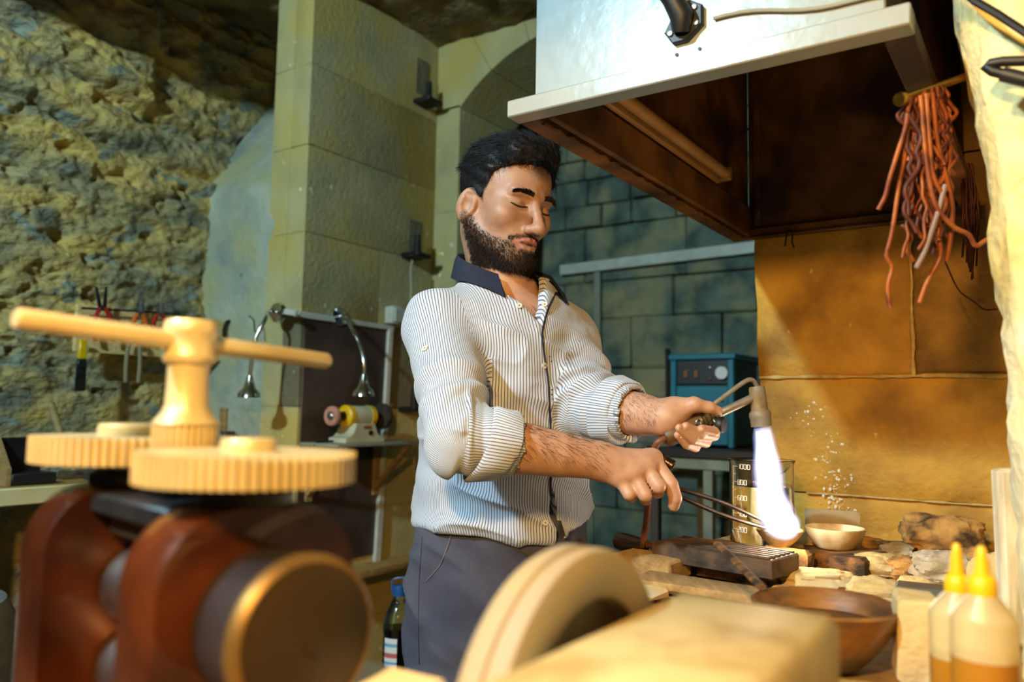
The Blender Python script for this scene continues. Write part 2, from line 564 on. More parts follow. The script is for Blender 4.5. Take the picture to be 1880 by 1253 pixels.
# ---- back wall far behind, rough stone courses (parallel to v)
aB = 3.72
wb = empty('wall_back', B(aB, 0.6, 0), 'dim coursed stone wall of the back room', kind='structure')
mb = MB(); mb.box(B(aB + 0.14, 0.2, 1.5), (5.4, 0.2, 3.0), MXB)
obj('mortar_bed', mb, M['brick_back'], wb)
zz = 0.0; row = 0
shared = []
while zz < 2.95:
    hrow = [0.30, 0.22, 0.26, 0.20][row % 4] if zz < 1.98 else [0.125, 0.14, 0.115][row % 3]
    b = 2.9 - 0.17 * (row % 3)
    while b > -1.6:
        w = (0.55 if zz < 1.98 else 0.22) * (0.7 + 0.6 * RNG.random())
        dep = 0.10 + 0.012 * RNG.random()
        block(wb, B(aB + 0.07 - dep / 2 + 0.03, b - w / 2, zz + hrow / 2), (w - 0.006, dep, hrow - 0.006), MXB, M['brick_back'], 0.008, 0.004)
        b -= w
    zz += hrow; row += 1

# back room side wall on the far left, hidden side closes the room
mb = MB(); mb.box(B(2.2, -1.65, 1.5), (0.15, 4.0, 3.0), MXB)
struct(obj('wall_right', mb, M['ashlar_grey']), 'stone wall closing the room on the far right')
mb = MB(); mb.box(B(-1.3, 0.9, 1.5), (6.0, 0.15, 3.0), MXB)
struct(obj('wall_front', mb, M['ashlar_grey']), 'stone wall behind the photographer')

# ---- forge wall: yellow stone behind the torch (parallel to v)
aF = 1.984
bF0 = ab(at_a(1386, 600, aF))[1]            # free left edge
wf = empty('wall_forge', B(aF, 0.2, 0), 'ochre stone wall behind the torch flame', kind='structure')
bj = ab(at_a(1672, 560, aF))[1]             # vertical joint of the upper course
zh = at_a(1600, 691, aF)[2]
zl = at_a(1640, 915, aF)[2]
TH = 0.28
def fblock(b0, b1, z0, z1, mat, rough_left=False, proud=0.0):
    nx, nz = max(6, int((b0 - b1) / 0.02)), max(6, int((z1 - z0) / 0.02))
    bb = np.linspace(b0, b1, nx); zz_ = np.linspace(z0, z1, nz)
    BB, Zg = np.meshgrid(bb, zz_, indexing='ij')
    Pg = np.array([B(aF, x, y) for x, y in zip(BB.ravel(), Zg.ravel())])
    eb = np.minimum(np.minimum(b0 - BB, BB - b1), np.minimum(Zg - z0, z1 - Zg)).ravel()
    d = proud + 0.008 * (fbm(Pg * 9, 4, 51) - 0.5) + 0.004 * (fbm(Pg * 40, 2, 53) - 0.5) - 0.010 * np.clip(1 - eb / 0.012, 0, 1)
    Pg2 = Pg - U * d[:, None]
    if rough_left:
        w = np.clip(1 - (b0 - BB.ravel()) / 0.05, 0, 1)
        Pg2 = Pg2 + EX * (w * 0.03 * (fbm(np.stack([Zg.ravel() * 6, BB.ravel(), BB.ravel() * 0], 1), 3, 8) - 0.35))[:, None]
    idx = np.arange(nx * nz).reshape(nx, nz); f = []
    for i in range(nx - 1):
        for j in range(nz - 1):
            f.append((idx[i, j], idx[i + 1, j], idx[i + 1, j + 1], idx[i, j + 1]))
    v = np.vstack([Pg2, Pg2[idx[0, :]] + U * (TH - 0.02), Pg2[idx[-1, :]] + U * (TH - 0.02), ])
    Nn = nx * nz
    for j in range(nz - 1):
        f.append((idx[0, j], idx[0, j + 1], Nn + j + 1, Nn + j))
        f.append((idx[-1, j + 1], idx[-1, j], Nn + nz + j, Nn + nz + j + 1))
    f.append(tuple([Nn + j for j in range(nz)]) + tuple([Nn + nz + j for j in range(nz - 1, -1, -1)]))
    f.append(tuple([int(i) for i in idx[:, -1]]) + (Nn + nz + nz - 1, Nn + nz - 1))
    f.append((Nn, Nn + nz) + tuple([int(i) for i in idx[::-1, 0]]))
    return mesh_obj('stone_block', v, f, mat, wf, angle=50)
mb = MB(); mb.box(B(aF + TH / 2 + 0.02, (bF0 - 1.6) / 2 - 0.02, 1.4), (bF0 + 1.52, TH - 0.04, 2.8), MXB)
obj('mortar_bed', mb, M['forge_stone_dark'], wf)
fblock(bF0, bj, zh, 1.86, M['forge_stone'], True)
fblock(bj - 0.004, -0.75, zh, 1.86, M['forge_stone_dark'], proud=-0.004)
fblock(bF0 - 0.004, -0.75, zl, zh - 0.004, M['forge_stone'], True, proud=0.004)
fblock(bF0, -0.1, 0.4, zl - 0.004, M['forge_stone'], True)
fblock(-0.104, -0.75, 0.4, zl - 0.004, M['forge_stone_dark'])
fblock(bF0, 0.05, 1.864, 2.5, M['forge_stone_dark'], True)
fblock(0.046, -0.75, 1.864, 2.5, M['forge_stone_dark'])
# pale mortar in the joints
M['pale_mortar'] = pm('pale_mortar', '#d6b878', '#b89450', 40, 0.9, bump=0.003, bscale=90)
def joint(p0, p1, r):
    n = 40; mb = MB(); D_ = p1 - p0
    up__ = ZZ if abs(D_[2]) < 0.01 else EX
    pts = [p0 + D_ * t - U * 0.0015 + up__ * 0.004 * (vnoise(np.array([[t * 14, 0.5, r * 900]]), 5)[0] - 0.5) for t in np.linspace(0, 1, n)]
    mb.tube(pts, [r * (0.5 + 0.9 * RNG.random()) for _ in range(n)], 6, flat=None); obj('mortar_joint', mb, M['pale_mortar'], wf, angle=80)
joint(B(aF, bF0 - 0.01, zh - 0.001), B(aF, -0.3, zh - 0.001), 0.0045)
joint(B(aF, bj - 0.002, zh), B(aF, bj - 0.002, 1.86), 0.0045)
joint(B(aF, bF0 - 0.12, zl - 0.002), B(aF, -0.3, zl - 0.002), 0.0025)
# white plaster splashes on the wall
mbs = MB()
for k in range(230):
    t = RNG.random() ** 0.8
    cx_ = 1475 + 62 * min(1, t * 1.6) + RNG.normal() * (17 if t > 0.25 else 24); cy_ = 735 + 230 * t
    q = at_a(cx_, cy_, aF - 0.004); sz_ = 0.0008 + 0.0026 * RNG.random() ** 2
    mbs.sphere(q, (sz_ * (0.5 + RNG.random()), 0.0008, sz_ * (0.5 + RNG.random())), 6, 4, MXB)
tag(obj('plaster_splashes', mbs, pm('white_splash', '#efe6cc', None, rough=0.8), wf), kind='stuff')

# ---- rock pier in the right foreground
aR = 1.0
edge_px = [(1745, -60), (1757, 40), (1770, 150), (1785, 240), (1800, 330), (1822, 470), (1835, 560), (1848, 690), (1858, 830), (1872, 960), (1882, 1030), (1890, 1100)]
eb_ = [ab(at_a(x, y, aR))[1] for x, y in edge_px]; ez_ = [at_a(x, y, aR)[2] for x, y in edge_px]
zo = np.array(ez_[::-1]); bo = np.array(eb_[::-1])
nz, nb = 120, 60
zg = np.linspace(0.0, 2.9, nz); P = []; 
path = [(0.0, 0.97, 'l')]
sg = np.linspace(0, 1, nb + 40)
for z in zg:
    b0 = np.interp(z, zo, bo)
    for t in sg:
        if t < 0.4:
            P.append(B(aF - (t / 0.4) * (aF - aR), b0, z))          # side face from the forge wall to the front edge
        else:
            P.append(B(aR, b0 - (t - 0.4) / 0.6 * 0.75, z))
P = np.array(P); nt = len(sg)
nrm = np.array([V if t < 0.38 else (-U if t > 0.42 else (V - U) / 1.414) for t in sg])
nrm = np.tile(nrm, (nz, 1))
dn = 0.045 * (fbm(P * 5, 4, 61) - 0.5) + 0.02 * (fbm(P * 20, 3, 63) - 0.5)
edge_w = np.tile(np.abs(sg - 0.4) < 0.012, nz)
P = P + nrm * (dn - 0.012 * edge_w)[:, None]
f = [(j * nt + i, j * nt + i + 1, (j + 1) * nt + i + 1, (j + 1) * nt + i) for j in range(nz - 1) for i in range(nt - 1)]
struct(mesh_obj('wall_pier', P, f, M['pier'], angle=60), 'pale yellow rock pier at the right edge')
# ================================================================== HOOD OVER THE FORGE
M['hood_white'] = pm('hood_white_paint', '#98a3a6', '#8f9a9c', 10, 0.24, bump=0.0010, bscale=26, c3='#989a92', s3=3, coat=0.0, spec=0.35)
M['hood_rust'] = pm('sooty_hood_inside', '#96642c', '#5c3a18', 9, 0.7, bump=0.0015, bscale=50, c3='#38230f', s3=5)
HZ = 1.707
def hood_ab(px, py):
    p = at_z(px, py, HZ); return ab(p)
hA0, hB0 = hood_ab(930, 216)
hA1 = aF - 0.015
hB1 = 0.118
hood = empty('extractor_hood', B(hA0, (hB0 + hB1) / 2, HZ), 'white painted steel hood, rusty inside, hanging over the forge', 'hood')
def bar(name, a0, a1, b0, b1, z0, z1, mat, parent, bev=0.002):
    mb = MB(); mb.box(B((a0 + a1) / 2, (b0 + b1) / 2, (z0 + z1) / 2), (abs(b1 - b0), abs(a1 - a0), abs(z1 - z0)), MXB, bev)
    return obj(name, mb, mat, parent)
sb = 0.030
bar('front_rim', hA0, hA0 + 0.034, hB0, hB1, HZ, HZ + 0.026, M['hood_white'], hood)
bar('side_rim', hA0 + 0.035, hA1, hB0, hB0 - 0.034, HZ + 0.001, HZ + 0.024, M['hood_rust'], hood)
bar('side_rim', hA0 + 0.035, hA1, hB1 + 0.034, hB1, HZ + 0.001, HZ + 0.024, M['hood_rust'], hood)
bar('back_rim', hA1 - 0.03, hA1, hB0 - 0.035, hB1 + 0.035, HZ + 0.001, HZ + 0.024, M['hood_rust'], hood)
bar('front_panel', hA0 + sb, hA0 + sb + 0.012, hB0 - sb, hB1 + sb, HZ + 0.026, HZ + 0.75, M['hood_white'], hood)
bar('side_panel', hA0 + sb + 0.013, hA1 - 0.01, hB0 - sb, hB0 - sb - 0.012, HZ + 0.025, HZ + 0.75, M['hood_rust'], hood)
bar('side_panel', hA0 + sb + 0.013, hA1 - 0.01, hB1 + sb + 0.012, hB1 + sb, HZ + 0.025, HZ + 0.75, M['hood_rust'], hood)
bar('back_panel', hA1 - 0.011, hA1, hB0 - sb - 0.013, hB1 + sb + 0.013, HZ + 0.025, HZ + 0.75, M['hood_rust'], hood)
bar('top_panel', hA0 + sb + 0.013, hA1 - 0.012, hB0 - sb - 0.014, hB1 + sb + 0.014, HZ + 0.738, HZ + 0.75, M['hood_rust'], hood)
bar('inner_board', hA0 + 0.045, hA1 - 0.014, hB0 - sb - 0.013, hB0 - sb - 0.024, HZ + 0.004, HZ + 0.075, M['hood_rust'], hood)
bar('flue', 1.35, 1.65, 0.50, 0.25, HZ + 0.751, CEIL_Z + 0.02, M['hood_white'], hood)
# welded seam, lumpy
mb = MB(); n = 70
pts = [B(hA0 + 0.05 + (hA1 - hA0 - 0.08) * i / (n - 1), hB0 - 0.034 + 0.002 * math.sin(i * 1.7), HZ + 0.001 + 0.0015 * math.sin(i * 2.3)) for i in range(n)]
mb.tube(pts, [0.003 + 0.002 * RNG.random() for _ in range(n)], 6)
obj('weld_seam', mb, M['hood_rust'], hood)
mb = MB()
pts = [B(hA1 - 0.033, hB0 - 0.05 - (hB0 - hB1 - 0.1) * i / (n - 1), HZ + 0.001) for i in range(n)]
mb.tube(pts, [0.003 + 0.002 * RNG.random() for _ in range(n)], 6)
obj('weld_seam', mb, M['hood_rust'], hood)
# stiffening rib at the inner back corner and seam across the back
bar('corner_rib', hA1 - 0.026, hA1 - 0.012, hB0 - sb - 0.030, hB0 - sb - 0.045, HZ + 0.03, HZ + 0.70, M['hood_rust'], hood)
# screw holes in the front panel
for (x, y) in ((1243, 101), (1285, 90)):
    p = at_a(x, y, hA0 + sb); mb = MB(); mb.lathe([(0, 0), (0.0026, 0), (0.0026, 0.002), (0, 0.0026)], p, -U, 10)
    obj('screw', mb, M['black'], hood)
# black wire stapled along the panel
p0 = at_a(1310, 34, hA0 + sb - 0.004); p1 = at_a(1690, -14, hA0 + sb - 0.004)
mb = MB(); mb.tube([p0 + (p1 - p0) * t + ZZ * 0.004 * math.sin(t * 9) for t in np.linspace(0, 1, 14)], 0.0028, 8)
tag(obj('panel_wire', mb, pm('grey_wire', '#8c8a78', None, rough=0.5)), 'thin grey wire running along the white hood panel', 'wire')

# black pipe fitting with a red button on the white panel
q = at_a(1262, 40, hA0 + sb)
ft = empty('pipe_fitting', q, 'black cast fitting with a red cap on the white hood panel', 'fitting')
n_ = -U
mb = MB()
poly = [(-0.030, -0.012), (-0.018, -0.030), (0.002, -0.030), (0.024, -0.012), (0.024, 0.014), (0.006, 0.026), (-0.012, 0.020)]
mb.prism(poly, q, EX, ZZ, n_, 0.010, 0.002); obj('mounting_plate', mb, M['black'], ft)
mb = MB(); mb.tube([q + n_ * 0.012 - ZZ * 0.018 - EX * 0.004, q + n_ * 0.020, q + n_ * 0.026 + ZZ * 0.022 - EX * 0.010, q + n_ * 0.034 + ZZ * 0.036 - EX * 0.018], [0.012, 0.016, 0.014, 0.013], 14)
obj('valve_body', mb, M['black'], ft)
mb = MB(); c = q + n_ * 0.036 + ZZ * 0.036 - EX * 0.020
mb.lathe([(0.0, 0), (0.0105, 0), (0.0125, 0.006), (0.0125, 0.018), (0.009, 0.020), (0.0, 0.020)], c, n_ * 0.8 - EX * 0.5 + ZZ * 0.2, 16)
obj('collar', mb, M['black'], ft)
mb = MB(); mb.lathe([(0.0, 0.0), (0.0075, 0.0), (0.0075, 0.003), (0, 0.005)], c + (n_ * 0.8 - EX * 0.5 + ZZ * 0.2) * 0.0195, n_ * 0.8 - EX * 0.5 + ZZ * 0.2, 14)
obj('cap', mb, pm('red_cap', '#8c1f26', None, rough=0.4), ft)['label'] = 'dull red cap'
for dx, dz in ((-0.020, -0.016), (0.016, -0.010), (0.014, 0.012)):
    mb = MB(); mb.lathe([(0, 0), (0.004, 0), (0.004, 0.003), (0, 0.004)], q + n_ * 0.010 + EX * dx + ZZ * dz, n_, 8)
    obj('screw', mb, M['steel'], ft)

# fluorescent fitting inside the hood
bt = hB0 - sb - 0.034
p0 = at_b(1082, 200, bt); p1 = at_b(1326, 356, bt)
fz = (p0[2] + p1[2]) / 2
a0 = ab(p0)[0]; a1 = min(ab(p1)[0], hA1 - 0.05)
fl = empty('tube_light', B((a0 + a1) / 2, bt, HZ + 0.078), 'unlit fluorescent tube fitting inside the left side of the hood', 'light')
mb = MB(); mb.box(B((a0 + a1) / 2, bt + 0.009, HZ + 0.098), (0.012, a1 - a0, 0.036), MXB, 0.003); obj('housing', mb, pm('tube_housing', '#b98d56', '#a07744', 8, 0.5), fl)
mb = MB(); mb.tube([B(a0 + 0.02, bt - 0.012, HZ + 0.096), B(a1 - 0.02, bt - 0.012, HZ + 0.096)], 0.012, 16); obj('tube', mb, pm('dusty_tube', '#c49a66', '#ab7f4b', 8, 0.4), fl)
for aa in (a0 + 0.010, a1 - 0.010):
    mb = MB(); mb.box(B(aa, bt - 0.010, HZ + 0.096), (0.028, 0.018, 0.030), MXB, 0.003); obj('lamp_holder', mb, pm('lamp_holder', '#a5824f', None, rough=0.5), fl)
# loose black wire at the inner corner
mb = MB(); s_ = [(1330, 366), (1345, 350), (1352, 320), (1350, 275), (1360, 248), (1374, 236)]
pts = [at_a(x, y, hA1 - 0.06) for x, y in s_]
mb.tube(pts, 0.0035, 8)
pts = [at_a(x, y, hA1 - 0.062) for x, y in [(1345, 350), (1358, 322), (1356, 290), (1350, 270)]]
mb.tube(pts, 0.002, 6)
tag(obj('hood_cable', mb, M['black']), 'black loose cable in the back corner of the hood', 'cable')
# rusty wire hook under the back rim
mb = MB(); pts = [at_a(x, y, hA1 - 0.045) for x, y in [(1441, 452), (1444, 430), (1449, 420), (1455, 428), (1454, 445), (1458, 455)]]
mb.tube(pts, 0.0018, 6)
tag(obj('wire_hook', mb, M['iron']), 'bent rusty wire hook at the back rim of the hood', 'hook')

# ================================================================== FORGE BENCH
TB = 1.0
M['rubble'] = pm('dusty_rubble', '#b08c4a', '#8a6a34', 14, 0.9, bump=0.006, bscale=40, c3='#6f5430', s3=6)
M['stone_pale'] = pm('pale_limestone', '#d9bd83', '#bd9a58', 14, 0.9, bump=0.004, bscale=60, c3='#c9b590', s3=8)
M['stone_ochre'] = pm('ochre_stone', '#cf9c58', '#a8743a', 12, 0.9, bump=0.006, bscale=50, c3='#4a3520', s3=22)
M['stone_grey'] = pm('grey_white_stone', '#b7a68a', '#7d6a50', 16, 0.9, bump=0.004, bscale=60, c3='#d8d2c2', s3=12)
M['burnt_wood'] = pm('burnt_wood', '#8a5f2e', '#4c3218', 14, 0.8, bump=0.002, bscale=70, stretch=(1, 5, 5), c3='#2c1c10', s3=7)
M['plank'] = pm('dusty_plank', '#b8925c', '#94703f', 12, 0.8, bump=0.0015, bscale=60, stretch=(6, 1, 6))
fb = empty('forge_bench', B(1.3, 0.0, 0), 'rough masonry bench of the forge under the stones and bowls', 'bench')
bE = 0.56
nx, ny = 70, 60
gx = np.linspace(bE, 0.035, nx); gy = np.linspace(0.74, aF - 0.005, ny)
P = np.array([B(a, b, TB - 0.004) for b in gx for a in gy])
P[:, 2] += 0.010 * (fbm(P * 12, 4, 71) - 0.6)
f = [(i * ny + j, (i + 1) * ny + j, (i + 1) * ny + j + 1, i * ny + j + 1) for i in range(nx - 1) for j in range(ny - 1)]
mesh_obj('top_surface', P, f, M['rubble'], fb, angle=70)
gx = np.linspace(0.04, -0.55, 40); gy = np.linspace(0.74, 0.965, 24)
P = np.array([B(a, b, TB - 0.005) for b in gx for a in gy]); P[:, 2] += 0.010 * (fbm(P * 12, 4, 71) - 0.6)
f = [(i * 24 + j, (i + 1) * 24 + j, (i + 1) * 24 + j + 1, i * 24 + j + 1) for i in range(39) for j in range(23)]
mesh_obj('top_surface', P, f, M['rubble'], fb, angle=70)
mb = MB(); mb.box(B((0.76 + aF - 0.01) / 2, (bE + 0.16) / 2, 0.49), (bE - 0.16 - 0.04, aF - 0.77, 0.97), MXB)
obj('core', mb, M['rubble'], fb)
mb = MB(); mb.box(B(0.86, -0.2, 0.49), (0.7, 0.18, 0.97), MXB)
obj('core', mb, M['rubble'], fb)
# masonry blocks on the left and front faces
for r_ in range(4):
    z0 = r_ * 0.245
    a = 0.75
    while a < aF - 0.05:
        w = min(0.26 + 0.12 * RNG.random(), aF - 0.02 - a)
        block(fb, B(a + w / 2, bE - 0.03, z0 + 0.12), (0.07, w - 0.01, 0.235), MXB, M['rubble'], 0.012, 0.004); a += w
    b = bE
    while b > -0.55:
        w = 0.28 + 0.1 * RNG.random()
        block(fb, B(0.76, b - w / 2, z0 + 0.12), (w - 0.01, 0.05, 0.235), MXB, M['rubble'], 0.012, 0.004); b -= w

def stone(name, c, size, mat, label, seed, rot=0.0, group='loose stones on the forge bench', sq=0.0, amp=0.26):
    mb = MB(); mb.sphere((0, 0, 0), 1.0, 40, 26)
    v = np.array(mb.v)
    v = np.sign(v) * np.abs(v) ** (1 - sq)
    n = fbm(v * 1.6 + seed * 7.7, 3, seed) - 0.5; n2 = fbm(v * 5 + seed, 2, seed + 3) - 0.5
    n3 = np.floor(fbm(v * 2.3 + seed * 3.1, 1, seed + 9) * 5) / 5 - 0.5
    v = v * (1 + amp * 2 * n + 0.16 * n2 + 0.16 * n3)[:, None]
    v = v / np.abs(v).max(0)
    v = v * np.asarray(size) / 2
    ca, sa = math.cos(rot), math.sin(rot)
    v = np.stack([v[:, 0] * ca - v[:, 1] * sa, v[:, 0] * sa + v[:, 1] * ca, v[:, 2]], 1)
    v = v + np.asarray(c)
    o = mesh_obj(name, v, mb.f, mat, angle=32)
    return tag(o, label, 'stone', group)

def on_bench(px, py_bottom, z=TB):
    return at_z(px, py_bottom, z)

ST = [  # cx, bottom y, width px, height px, material, label
    (1752, 1021, 150, 76, 'stone_ochre', 'large rounded ochre stone with black spots at the foot of the forge wall', 0.25),
    (1618, 1062, 96, 48, 'stone_pale', 'pale stone wedged between the timber block and the ochre boulder', 0.2),
    (1668, 1066, 74, 46, 'stone_ochre', 'small brown stone in front of the big ochre stone', 0.2),
    (1512, 1090, 150, 42, 'stone_pale', 'long flat pale stone lying behind the wooden bowl', 0.45),
    (1628, 1124, 122, 62, 'stone_pale', 'rounded pale stone right of the long flat one', 0.25),
    (1748, 1080, 112, 70, 'stone_grey', 'grey stone with white patches behind the squeeze bottles', 0.25),
    (1838, 1096, 84, 84, 'stone_pale', 'pale stone behind the right squeeze bottle', 0.2),
    (1862, 1180, 70, 110, 'stone_pale', 'tall pale stone at the right edge of the bench', 0.3),
    (1598, 1016, 110, 30, 'stone_ochre', 'low brown rubble stone at the foot of the forge wall', 0.3),
    (1560, 1090, 70, 30, 'stone_pale', 'small pale chip between the two pale stones', 0.3),
    (1690, 1096, 60, 40, 'stone_pale', 'small pale stone in front of the grey one', 0.2),
    (1450, 1098, 60, 26, 'stone_ochre', 'low brown rubble chip left of the long flat stone', 0.3),
    (1655, 1028, 60, 34, 'stone_grey', 'small grey stone left of the spotted boulder', 0.2),
    (1800, 1040, 60, 40, 'stone_ochre', 'brown stone right of the spotted boulder by the pier', 0.2),
    (1500, 1034, 60, 40, 'stone_ochre', 'small broken brown stone beside the steel mould', 0.1),
]
for i, (cx, by, w, h, mt, lb, sq) in enumerate(ST):
    p = on_bench(cx, by)
    d = p[1]
    sx = w / FPX * d; sz = h / FPX * d
    sy = min(sx * 0.7, 0.09)
    c = p + np.array([0, sy * 0.45, sz / 2 - 0.006])
    stone('bench_stone', c, (sx, sy, sz), M[mt], lb, 100 + i * 3, AZ * 0.5, sq=sq)

def slab(name, c, size, rotz, mat, label, cat, tilt=0, bev=0.004, jit=0.0, group=None, tx=0):
    Mx = np.array(Matrix.Rotation(rotz, 3, 'Z') @ Matrix.Rotation(tilt, 3, 'X') @ Matrix.Rotation(tx, 3, 'Y'))
    mb = MB(); mb.box(c, size, Mx, bev, jit)
    return tag(obj(name, mb, mat, angle=30), label, cat, group)

# steel ingot mould with a knobbed handle
MT = 1.052
c0 = at_z(1196, 996, MT); c1 = at_z(1416, 1030, MT); c2 = at_z(1452, 1013, MT)
ax = (c1 - c0); Lm = np.linalg.norm(ax); ax /= Lm
ay = np.array([-ax[1], ax[0], 0]); Wm = 0.095; Hm = 0.030
Mm = np.stack([ax, ay, ZZ], 1)
mo = empty('ingot_mould', (c0 + c1) / 2 + ay * Wm / 2 - ZZ * Hm, 'dark steel ingot mould with a black knobbed handle under the tongs', 'mould')
M['mould'] = pm('dark_scaled_steel', '#3b2f27', '#55443a', 30, 0.65, 0.4, bump=0.0012, bscale=120, c3='#6d543c', s3=20)
mb = MB(); mb.box((c0 + c1) / 2 + ay * Wm / 2 - ZZ * Hm / 2, (Lm, Wm, Hm), Mm, 0.003, 0.001); obj('block', mb, M['mould'], mo)
for k in range(6):
    t = 0.008 + (Wm - 0.016) * k / 5
    mb = MB(); mb.box((c0 + c1) / 2 + ay * t + ZZ * 0.0015, (Lm - 0.012, 0.008, 0.004), Mm, 0.001); obj('ridge', mb, M['mould'], mo)
hb = c0 + ay * 0.030 - ZZ * 0.012
mb = MB(); mb.tube([hb + ax * 0.01, hb - ax * 0.035], 0.0052, 12); obj('tang', mb, pm('rusty_rod', '#6b4633', '#4a2f24', 30, 0.6, 0.4), mo)
mb = MB(); mb.lathe([(0, 0), (0.0095, 0.0), (0.0105, 0.004), (0.0105, 0.009), (0.009, 0.010)], hb - ax * 0.030, -ax, 16); obj('ferrule', mb, pm('brass_ferrule', '#8a6a35', None, rough=0.35, metal=1.0), mo)
mb = MB(); mb.lathe([(0, 0), (0.0105, 0.0), (0.0125, 0.012), (0.0155, 0.034), (0.0165, 0.046), (0.0145, 0.056), (0.008, 0.061), (0, 0.062)], hb - ax * 0.038, -ax, 24); obj('knob', mb, pm('black_lacquer', '#16120f', '#2a1d15', 12, 0.22, coat=0.6), mo)
# rubble pieces carrying the mould
for i, (x, y, w, h) in enumerate(((1262, 1052, 90, 34), (1340, 1068, 95, 36), (1400, 1078, 80, 36))):
    p = at_z(x, y, TB); d = p[1]
    slab('support_brick', p + np.array([0.01, 0.03, h / FPX * d * 0.42]), (w / FPX * d, 0.075, 2 * h / FPX * d * 0.42 + 0.003), AZ - 0.15, M['burnt_wood'], ['left', 'middle', 'right'][i] + ' scorched block carrying the steel mould', 'block', jit=0.003, group='scorched blocks under the mould', bev=0.005)

# timber under the white bowl, chunk under the small bowl, board under the beaker
WZ = 1.033
p = at_z(1530, 1008, WZ); 
slab('timber_block', np.array([p[0], p[1] - 0.005, (TB + WZ) / 2 - 0.002]), (0.15, 0.11, WZ - TB + 0.002), AZ - 0.25, M['burnt_wood'], 'scorched timber block carrying the white bowl', 'block', jit=0.003, bev=0.005)
p = at_z(1432, 1004, 1.047)
slab('brick_chunk', np.array([p[0] + 0.012, p[1], 1.022]), (0.075, 0.055, 0.048), AZ, M['stone_ochre'], 'broken firebrick chunk carrying the glowing bowl', 'brick', jit=0.004, bev=0.006)
crz = p
pbk = at(1395, 1000, 1.44)
BKZ = pbk[2]
slab('board', np.array([pbk[0] - 0.012, pbk[1] + 0.01, (TB + BKZ) / 2]), (0.145, 0.125, BKZ - TB - 0.001), AZ - 0.1, M['plank'], 'pale dusty board under the glass beaker', 'board', bev=0.003)

# loose planks at the bench edge
p = at_z(1200, 1062, TB); slab('plank', p + np.array([0, 0.03, 0.016]), (0.115, 0.07, 0.032), AZ - 0.1, M['plank'], 'short thick plank at the left edge of the bench', 'plank', jit=0.002, group='loose planks')
p = at_z(1290, 1098, TB); slab('plank', p + np.array([0, 0.03, 0.008]), (0.20, 0.08, 0.014), AZ, M['plank'], 'thin flat plank in front of the steel mould', 'plank', jit=0.002, group='loose planks')
p = at_z(1196, 1096, TB); slab('plank', p + np.array([-0.02, 0.0, 0.007]), (0.08, 0.05, 0.012), AZ - 0.2, M['stone_pale'], 'small pale slat in front of the thick plank', 'plank', jit=0.002, group='loose planks')

# leaning stone tile behind the white bowl
p = at(1527, 972, 1.62); 
tl = slab('stone_tile', np.array([p[0], p[1], 1.002 + 0.041]), (0.100, 0.018, 0.080), AZ + 0.1, pm('grey_tile', '#b39b74', '#8f7650', 10, 0.85, bump=0.002), 'pale broken tile leaning behind the white bowl', 'tile', tilt=-0.18, jit=0.003)
# white weathered plank standing at the pier
p0 = at(1853, 1030, 0.985)
slab('standing_plank', np.array([p0[0], p0[1], 1.0 + 0.105]), (0.026, 0.02, 0.21), 0.0, pm('whitewashed_wood', '#e8dcc0', '#b8a888', 10, 0.8, bump=0.001, stretch=(6, 6, 1)), 'narrow whitewashed plank standing against the pier', 'plank', jit=0.0015)

# bowls
def bowl(name, c, r, h, foot, mat, label, cat='bowl', th=0.004, n=40, wob=None):
    mb = MB()
    prof = [(0, 0), (foot, 0), (foot + 0.15 * (r - foot), h * 0.10), (foot + 0.60 * (r - foot), h * 0.45), (foot + 0.88 * (r - foot), h * 0.78), (r, h), (r - th * 0.5, h + th * 0.35), (r - th, h - 0.0005),
            (foot + 0.86 * (r - foot) - th, h * 0.78), (foot + 0.56 * (r - foot) - th, h * 0.48), (foot * 0.9, h * 0.14 + th * 0.5), (0, h * 0.10 + th * 0.5)]
    mb.lathe(prof, c, n=n, wob=wob)
    return tag(obj(name, mb, mat, angle=60), label, cat)
bowl('crucible_bowl', np.array([crz[0], crz[1], 1.0465]), 0.039, 0.029, 0.014, pm('scorched_crucible', '#9a7a45', '#6d5530', 20, 0.8, bump=0.001, c3='#c9a873', s3=14), 'small scorched crucible bowl in the torch flame')
p = at_z(1533, 1007, WZ)
M['porcelain'] = pm('stained_porcelain', '#e6d6b2', '#d9c59a', 8, 0.35, c3='#a98652', s3=11, coat=0.2)
bowl('porcelain_bowl', np.array([p[0], p[1], WZ]), 0.0525, 0.036, 0.030, M['porcelain'], 'stained white porcelain bowl right of the flame')
whb = p
# molten glow in the crucible
mb = MB(); mb.lathe([(0, 0), (0.02, 0), (0.023, 0.003), (0.014, 0.0055), (0, 0.007)], np.array([crz[0], crz[1], 1.0465 + 0.009]), n=20)
tag(obj('molten_metal', mb, emis('molten_metal', (1.0, 0.72, 0.35, 1), 9)), 'glowing molten metal in the small crucible bowl', 'metal')

# big wooden bowl full of soot, with a stick across
WBp = at_z(1512, 1238, TB + 0.001)
M['bowl_wood'] = pm('scorched_bowl_wood', '#96601f', '#4c2c10', 12, 0.5, bump=0.001, stretch=(1, 1, 3), c3='#2c1a0d', s3=8, coat=0.3)
bw = np.array([WBp[0] + 0.016, WBp[1] + 0.035, TB + 0.002])
bowl('wooden_bowl', bw, 0.078, 0.063, 0.036, M['bowl_wood'], 'scorched wooden bowl half full of dark pickle, in front of the stones', th=0.008, n=48)
mb = MB(); mb.lathe([(0, 0), (0.050, 0), (0.0605, 0.008), (0, 0.009)], bw + ZZ * 0.036, n=36)
tag(obj('dark_liquid', mb, pm('dark_liquid', '#1a0f0a', '#3a2012', 12, 0.12)), 'dark liquid standing in the wooden bowl', 'liquid')
mb = MB(); e0 = at(1318, 1052, 1.16); e1 = bw + np.array([-0.055, 0.045, 0.070])
e0[2] = TB + 0.085
